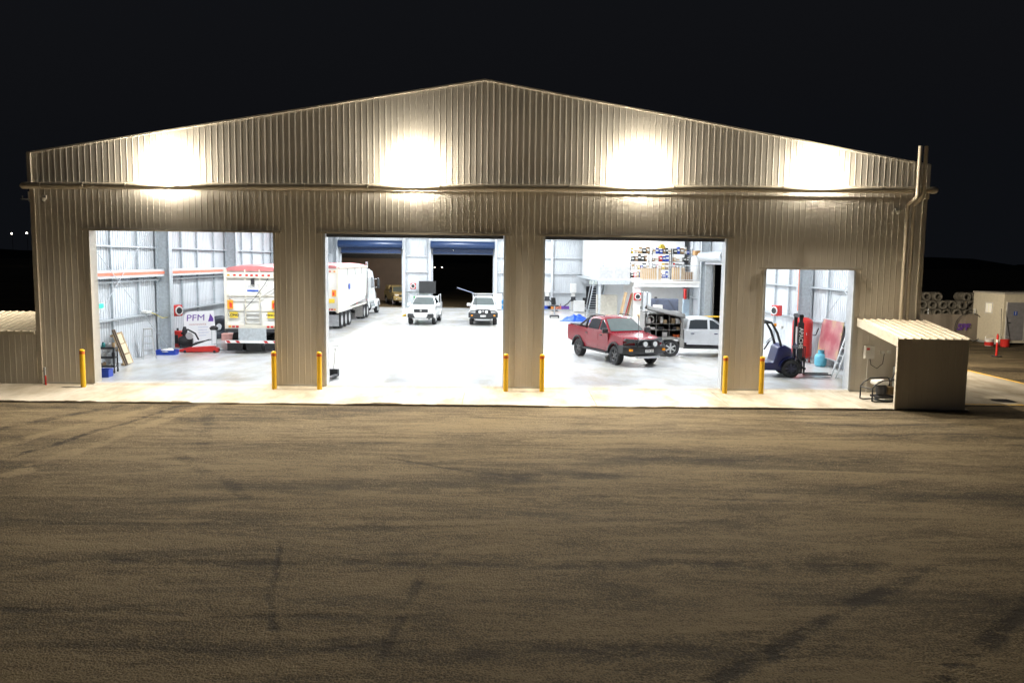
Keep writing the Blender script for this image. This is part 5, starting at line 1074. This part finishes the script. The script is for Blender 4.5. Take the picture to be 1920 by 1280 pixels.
ep = thing('switchboard', 'pale blue-grey switchboard pillar with red notice near the wall', 'switchboard', (13.75, 29.0, 0)); MB().box(-.22, .22, -.15, .15, 0, 1.75).build('cabinet', mat('pale_blue_enamel', (.42, .52, .58), rough=.4), ep, bevel=.02); MB().box(-.2, .2, -.165, -.15, .1, 1.7).build('door', MATS['pale_blue_enamel'], ep); MB().box(-.15, .0, -.1, .1, 1.75, 2.45).build('notice', red_p, ep); MB().box(.14, .2, -.1, .1, 1.75, 2.5).build('cable_tray', dark_m, ep)
yf = thing('barrier_frame', 'yellow steel barrier frame behind the canopy ute by the side roller door', 'barrier', (13.3, 20.0, 0)); MB().tube([(-.7, 0, 0), (-.7, 0, 1.15), (.7, 0, 1.15), (.7, 0, 0)], .05).build('frame', yellow_p, yf, smooth=True); MB().tube([(-.7, 0, .65), (.7, 0, .65)], .04).build('mid_rail', yellow_p, yf)
for s in (-1, 1): MB().box(s * .7 - .1, s * .7 + .1, -.1, .1, 0, .015).build('foot', yellow_p, yf)
# ================================================================== FORKLIFT BAY
fk = thing('forklift', 'navy forklift with black mast lettered APACHE parked in the low doorway', 'forklift', (10.85, 3.55, 0), R_(-4))
MB().extr([(-1.35, .25), (-1.4, .9), (-1.1, 1.15), (-.3, 1.05), (-.1, .55), (.35, .55), (.5, 1.15), (.72, 1.25), (1.0, 1.1), (1.08, .7), (.85, .25)], [-.54, .54]).build('chassis', navy_p, fk, bevel=.05)
MB().box(-1.3, -.35, -.45, .45, 1.1, 1.22).build('engine_cover', black_p, fk, bevel=.03); MB().box(-.75, -.25, -.25, .25, 1.2, 1.34).build('seat', black_p, fk, bevel=.04); MB().slab([(-.8, -.25, 1.32), (-.8, .25, 1.32), (-.9, .22, 1.8), (-.9, -.22, 1.8)], (.1, 0, 0)).build('seat_back', black_p, fk, bevel=.03)
for s in (-1, 1):
    MB().tube([(.70, s * .46, .95), (.45, s * .46, 1.7), (.22, s * .44, 2.08), (-.75, s * .44, 2.12), (-1.05, s * .46, 1.2)], .05, n=8).build('guard_post', black_p, fk, smooth=True)
    wheel(fk, (.98, s * .55, .35), .35, .26, mat('navy_rim', (.03, .03, .06), rough=.4), s, spokes=8); wheel(fk, (-.95, s * .5, .28), .28, .2, MATS['navy_rim'], s, spokes=8)
    o_ = arc(.98, .35, .44, 170, 20, 10); vs = [(px, s * yy, pz) for yy in (.38, .70) for px, pz in o_]; q_ = len(o_)
    MB().add(vs, [(i, i + 1, q_ + i + 1, q_ + i) for i in range(q_ - 1)]).build('mudguard', navy_p, fk, smooth=True)
    mt = MB().box(1.30, 1.42, *sorted((s * .30, s * .40)), .12, 2.4).build('mast_channel', black_p, fk)
    MB().box(1.43, 1.50, *sorted((s * .22, s * .29)), .12, 2.05).build('inner_channel', dark_m, fk)
    MB().cyl((1.36, s * .2, .3), (1.36, s * .2, 1.9), .04, n=10).build('lift_ram', chrome, fk)
    MB().box(1.58, 2.65, *sorted((s * .16, s * .27)), .06, .10).box(1.56, 1.61, *sorted((s * .16, s * .27)), .06, .75).build('fork', dark_m, fk)
    MB().lathe([(.001, -.05), (.07, -.05), (.075, .03), (.001, .05)], 'X', (.62, s * .48, 1.92), n=12).build('work_lamp', amber if s > 0 else lamp_clear, fk, smooth=True)
for y in (-.3, -.1, .1, .3): MB().box(-.7, .25, y - .02, y + .02, 2.09, 2.12).build('roof_bar', black_p, fk)
MB().box(1.28, 1.44, -.4, .4, 2.28, 2.38).box(1.28, 1.44, -.4, .4, 1.05, 1.14).build('mast_crosshead', black_p, fk)
MB().box(1.51, 1.57, -.5, .5, .3, .38).box(1.51, 1.57, -.5, .5, .62, .7).build('carriage', black_p, fk)
for k in range(6): MB().box(1.52, 1.55, -.46 + k * .18, -.43 + k * .18, .7, 1.15).build('load_guard_bar', black_p, fk)
MB().box(1.52, 1.55, -.48, .48, 1.15, 1.19).build('load_guard_rail', black_p, fk)
MB().tube([(.1, 0, 1.0), (.3, 0, 1.35)], .03).build('steering_column', black_p, fk); sw = MB().lathe([(.15, -.012), (.17, 0), (.15, .012), (.14, 0)], 'Z', n=20).build('steering_wheel', black_p, fk, smooth=True); sw.location = (.3, 0, 1.37); sw.rotation_euler = (0, -.7, 0)
mw = MB().box(1.27, 1.45, -.415, -.40, .9, 2.1).build('mast_plate', black_p, fk)
text('mast_lettering', 'APACHE', .21, plate_m, mw, T(1.36, -.418, 1.5) @ FRONT @ Matrix.Rotation(R_(-90), 4, 'Z'), bold=.004)
ar_ = thing('air_receiver', 'tall red air receiver tank standing by the side wall', 'tank', (14.0, 7.7, 0)); MB().lathe([(.001, .18), (.3, .2), (.42, .3), (.43, .4), (.43, 1.75), (.4, 1.88), (.25, 1.97), (.001, 2.0)], 'Z', n=26).build('vessel', red_p, ar_, smooth=True)
for k in range(3): MB().box(-.03 + .36 * math.cos(k * 2.09), .03 + .36 * math.cos(k * 2.09), -.03 + .36 * math.sin(k * 2.09), .03 + .36 * math.sin(k * 2.09), 0, .3).build('leg', red_p, ar_)
MB().cyl((0, 0, 2.0), (0, 0, 2.12), .05, n=10).build('valve', chrome, ar_); MB().tube([(.43, 0, 1.2), (.6, 0, 1.2), (.75, .1, 1.5)], .025).build('outlet_pipe', dark_m, ar_); MB().lathe([(.05, 0), (.06, .02), (.001, .025)], 'X', (.0, -.43, 1.3), n=12).build('gauge', chrome, ar_)
gs = thing('gas_bottle', 'squat pale blue gas bottle on the floor near the red tank', 'gas bottle', (14.3, 6.3, 0)); MB().lathe([(.001, .0), (.19, .0), (.2, .04), (.24, .08), (.25, .18), (.25, .42), (.2, .52), (.1, .57), (.001, .58)], 'Z', n=22).build('vessel', mat('gas_blue', (.12, .42, .55), rough=.4), gs, smooth=True)
MB().lathe([(.1, .56), (.12, .56), (.12, .70), (.1, .70)], 'Z', n=16).build('collar', MATS['gas_blue'], gs); MB().cyl((0, 0, .56), (0, 0, .66), .025, n=8).build('valve', chrome, gs)
ldr = thing('ladder', 'aluminium extension ladder leaning beside the low doorway jamb', 'ladder', (13.45, 2.9, 0)); ldr.rotation_euler = (R_(0), R_(17), R_(0))
for s in (-1, 1): MB().box(-.02, .02, s * .2 - .03, s * .2 + .03, 0, 2.6).build('rail', alu, ldr)
for k in range(8): MB().box(-.018, .018, -.2, .2, .28 + k * .3, .31 + k * .3).build('rung', alu, ldr)
mu = thing('mural_panel', 'large sheet painted with blurred red, pink and yellow leaning on the side wall', 'panel', (14.35, 5.95, 0)); mu.rotation_euler = (0, R_(8), 0)
mm = mat('mural_print', (.5, .3, .25), rough=.3, var=.6, scale=1.1); rp = [x for x in mm.node_tree.nodes if x.type == 'VALTORGB'][0].color_ramp
rp.elements[0].color = (.34, .09, .11, 1); rp.elements[0].position = .36; rp.elements[1].color = (.45, .40, .38, 1); e_ = rp.elements.new(.5); e_.color = (.42, .20, .20, 1); e_ = rp.elements.new(.6); e_.color = (.48, .38, .18, 1)
MB().box(-.02, .02, -1.05, 1.05, .42, 2.0).build('sheet', mm, mu); MB().box(-.025, .025, -1.08, 1.08, .38, .42).box(-.025, .025, -1.08, 1.08, 2.0, 2.04).build('edge_trim', alu, mu)
for y in (-.9, .9): MB().box(-.02, .02, y - .03, y + .03, .0, .38).build('prop', alu, mu)
reel('red hose reel on the side wall above the forklift', (14.3, 11.6, 2.05), R_(-65))
ex2 = thing('exit_sign', 'small green lit exit sign at the front end of the forklift bay wall', 'sign', (14.45, 3.5, 2.35)); MB().box(-.05, .02, -.2, .2, -.11, .11).build('case', offwhite, ex2); MB().box(-.054, -.05, -.18, .18, -.09, .09).build('face', exit_g, ex2)

# battens under the mezzanine deck
for x, y, nm in ((11.2, 29.2, 'nearer the white column'), (13.2, 29.2, 'nearer the side wall')):
    bt_ = thing('batten_light', 'white batten light under the mezzanine deck, the one ' + nm, 'lamp', (x, y, 2.86), group='batten lights under the deck')
    MB().box(-.6, .6, -.06, .06, 0, .055).build('body', white_p, bt_); MB().box(-.58, .58, -.05, .05, -.02, -.001).build('diffuser', bay_e, bt_)
    ld = bpy.data.lights.new('batten_beam', 'AREA'); ld.shape = 'RECTANGLE'; ld.size = 1.1; ld.size_y = .1; ld.energy = 90; ld.color = BAY_COL
    lo = bpy.data.objects.new('batten_beam', ld); COL.objects.link(lo); lo.parent = bt_; lo.location = (0, 0, -.03)
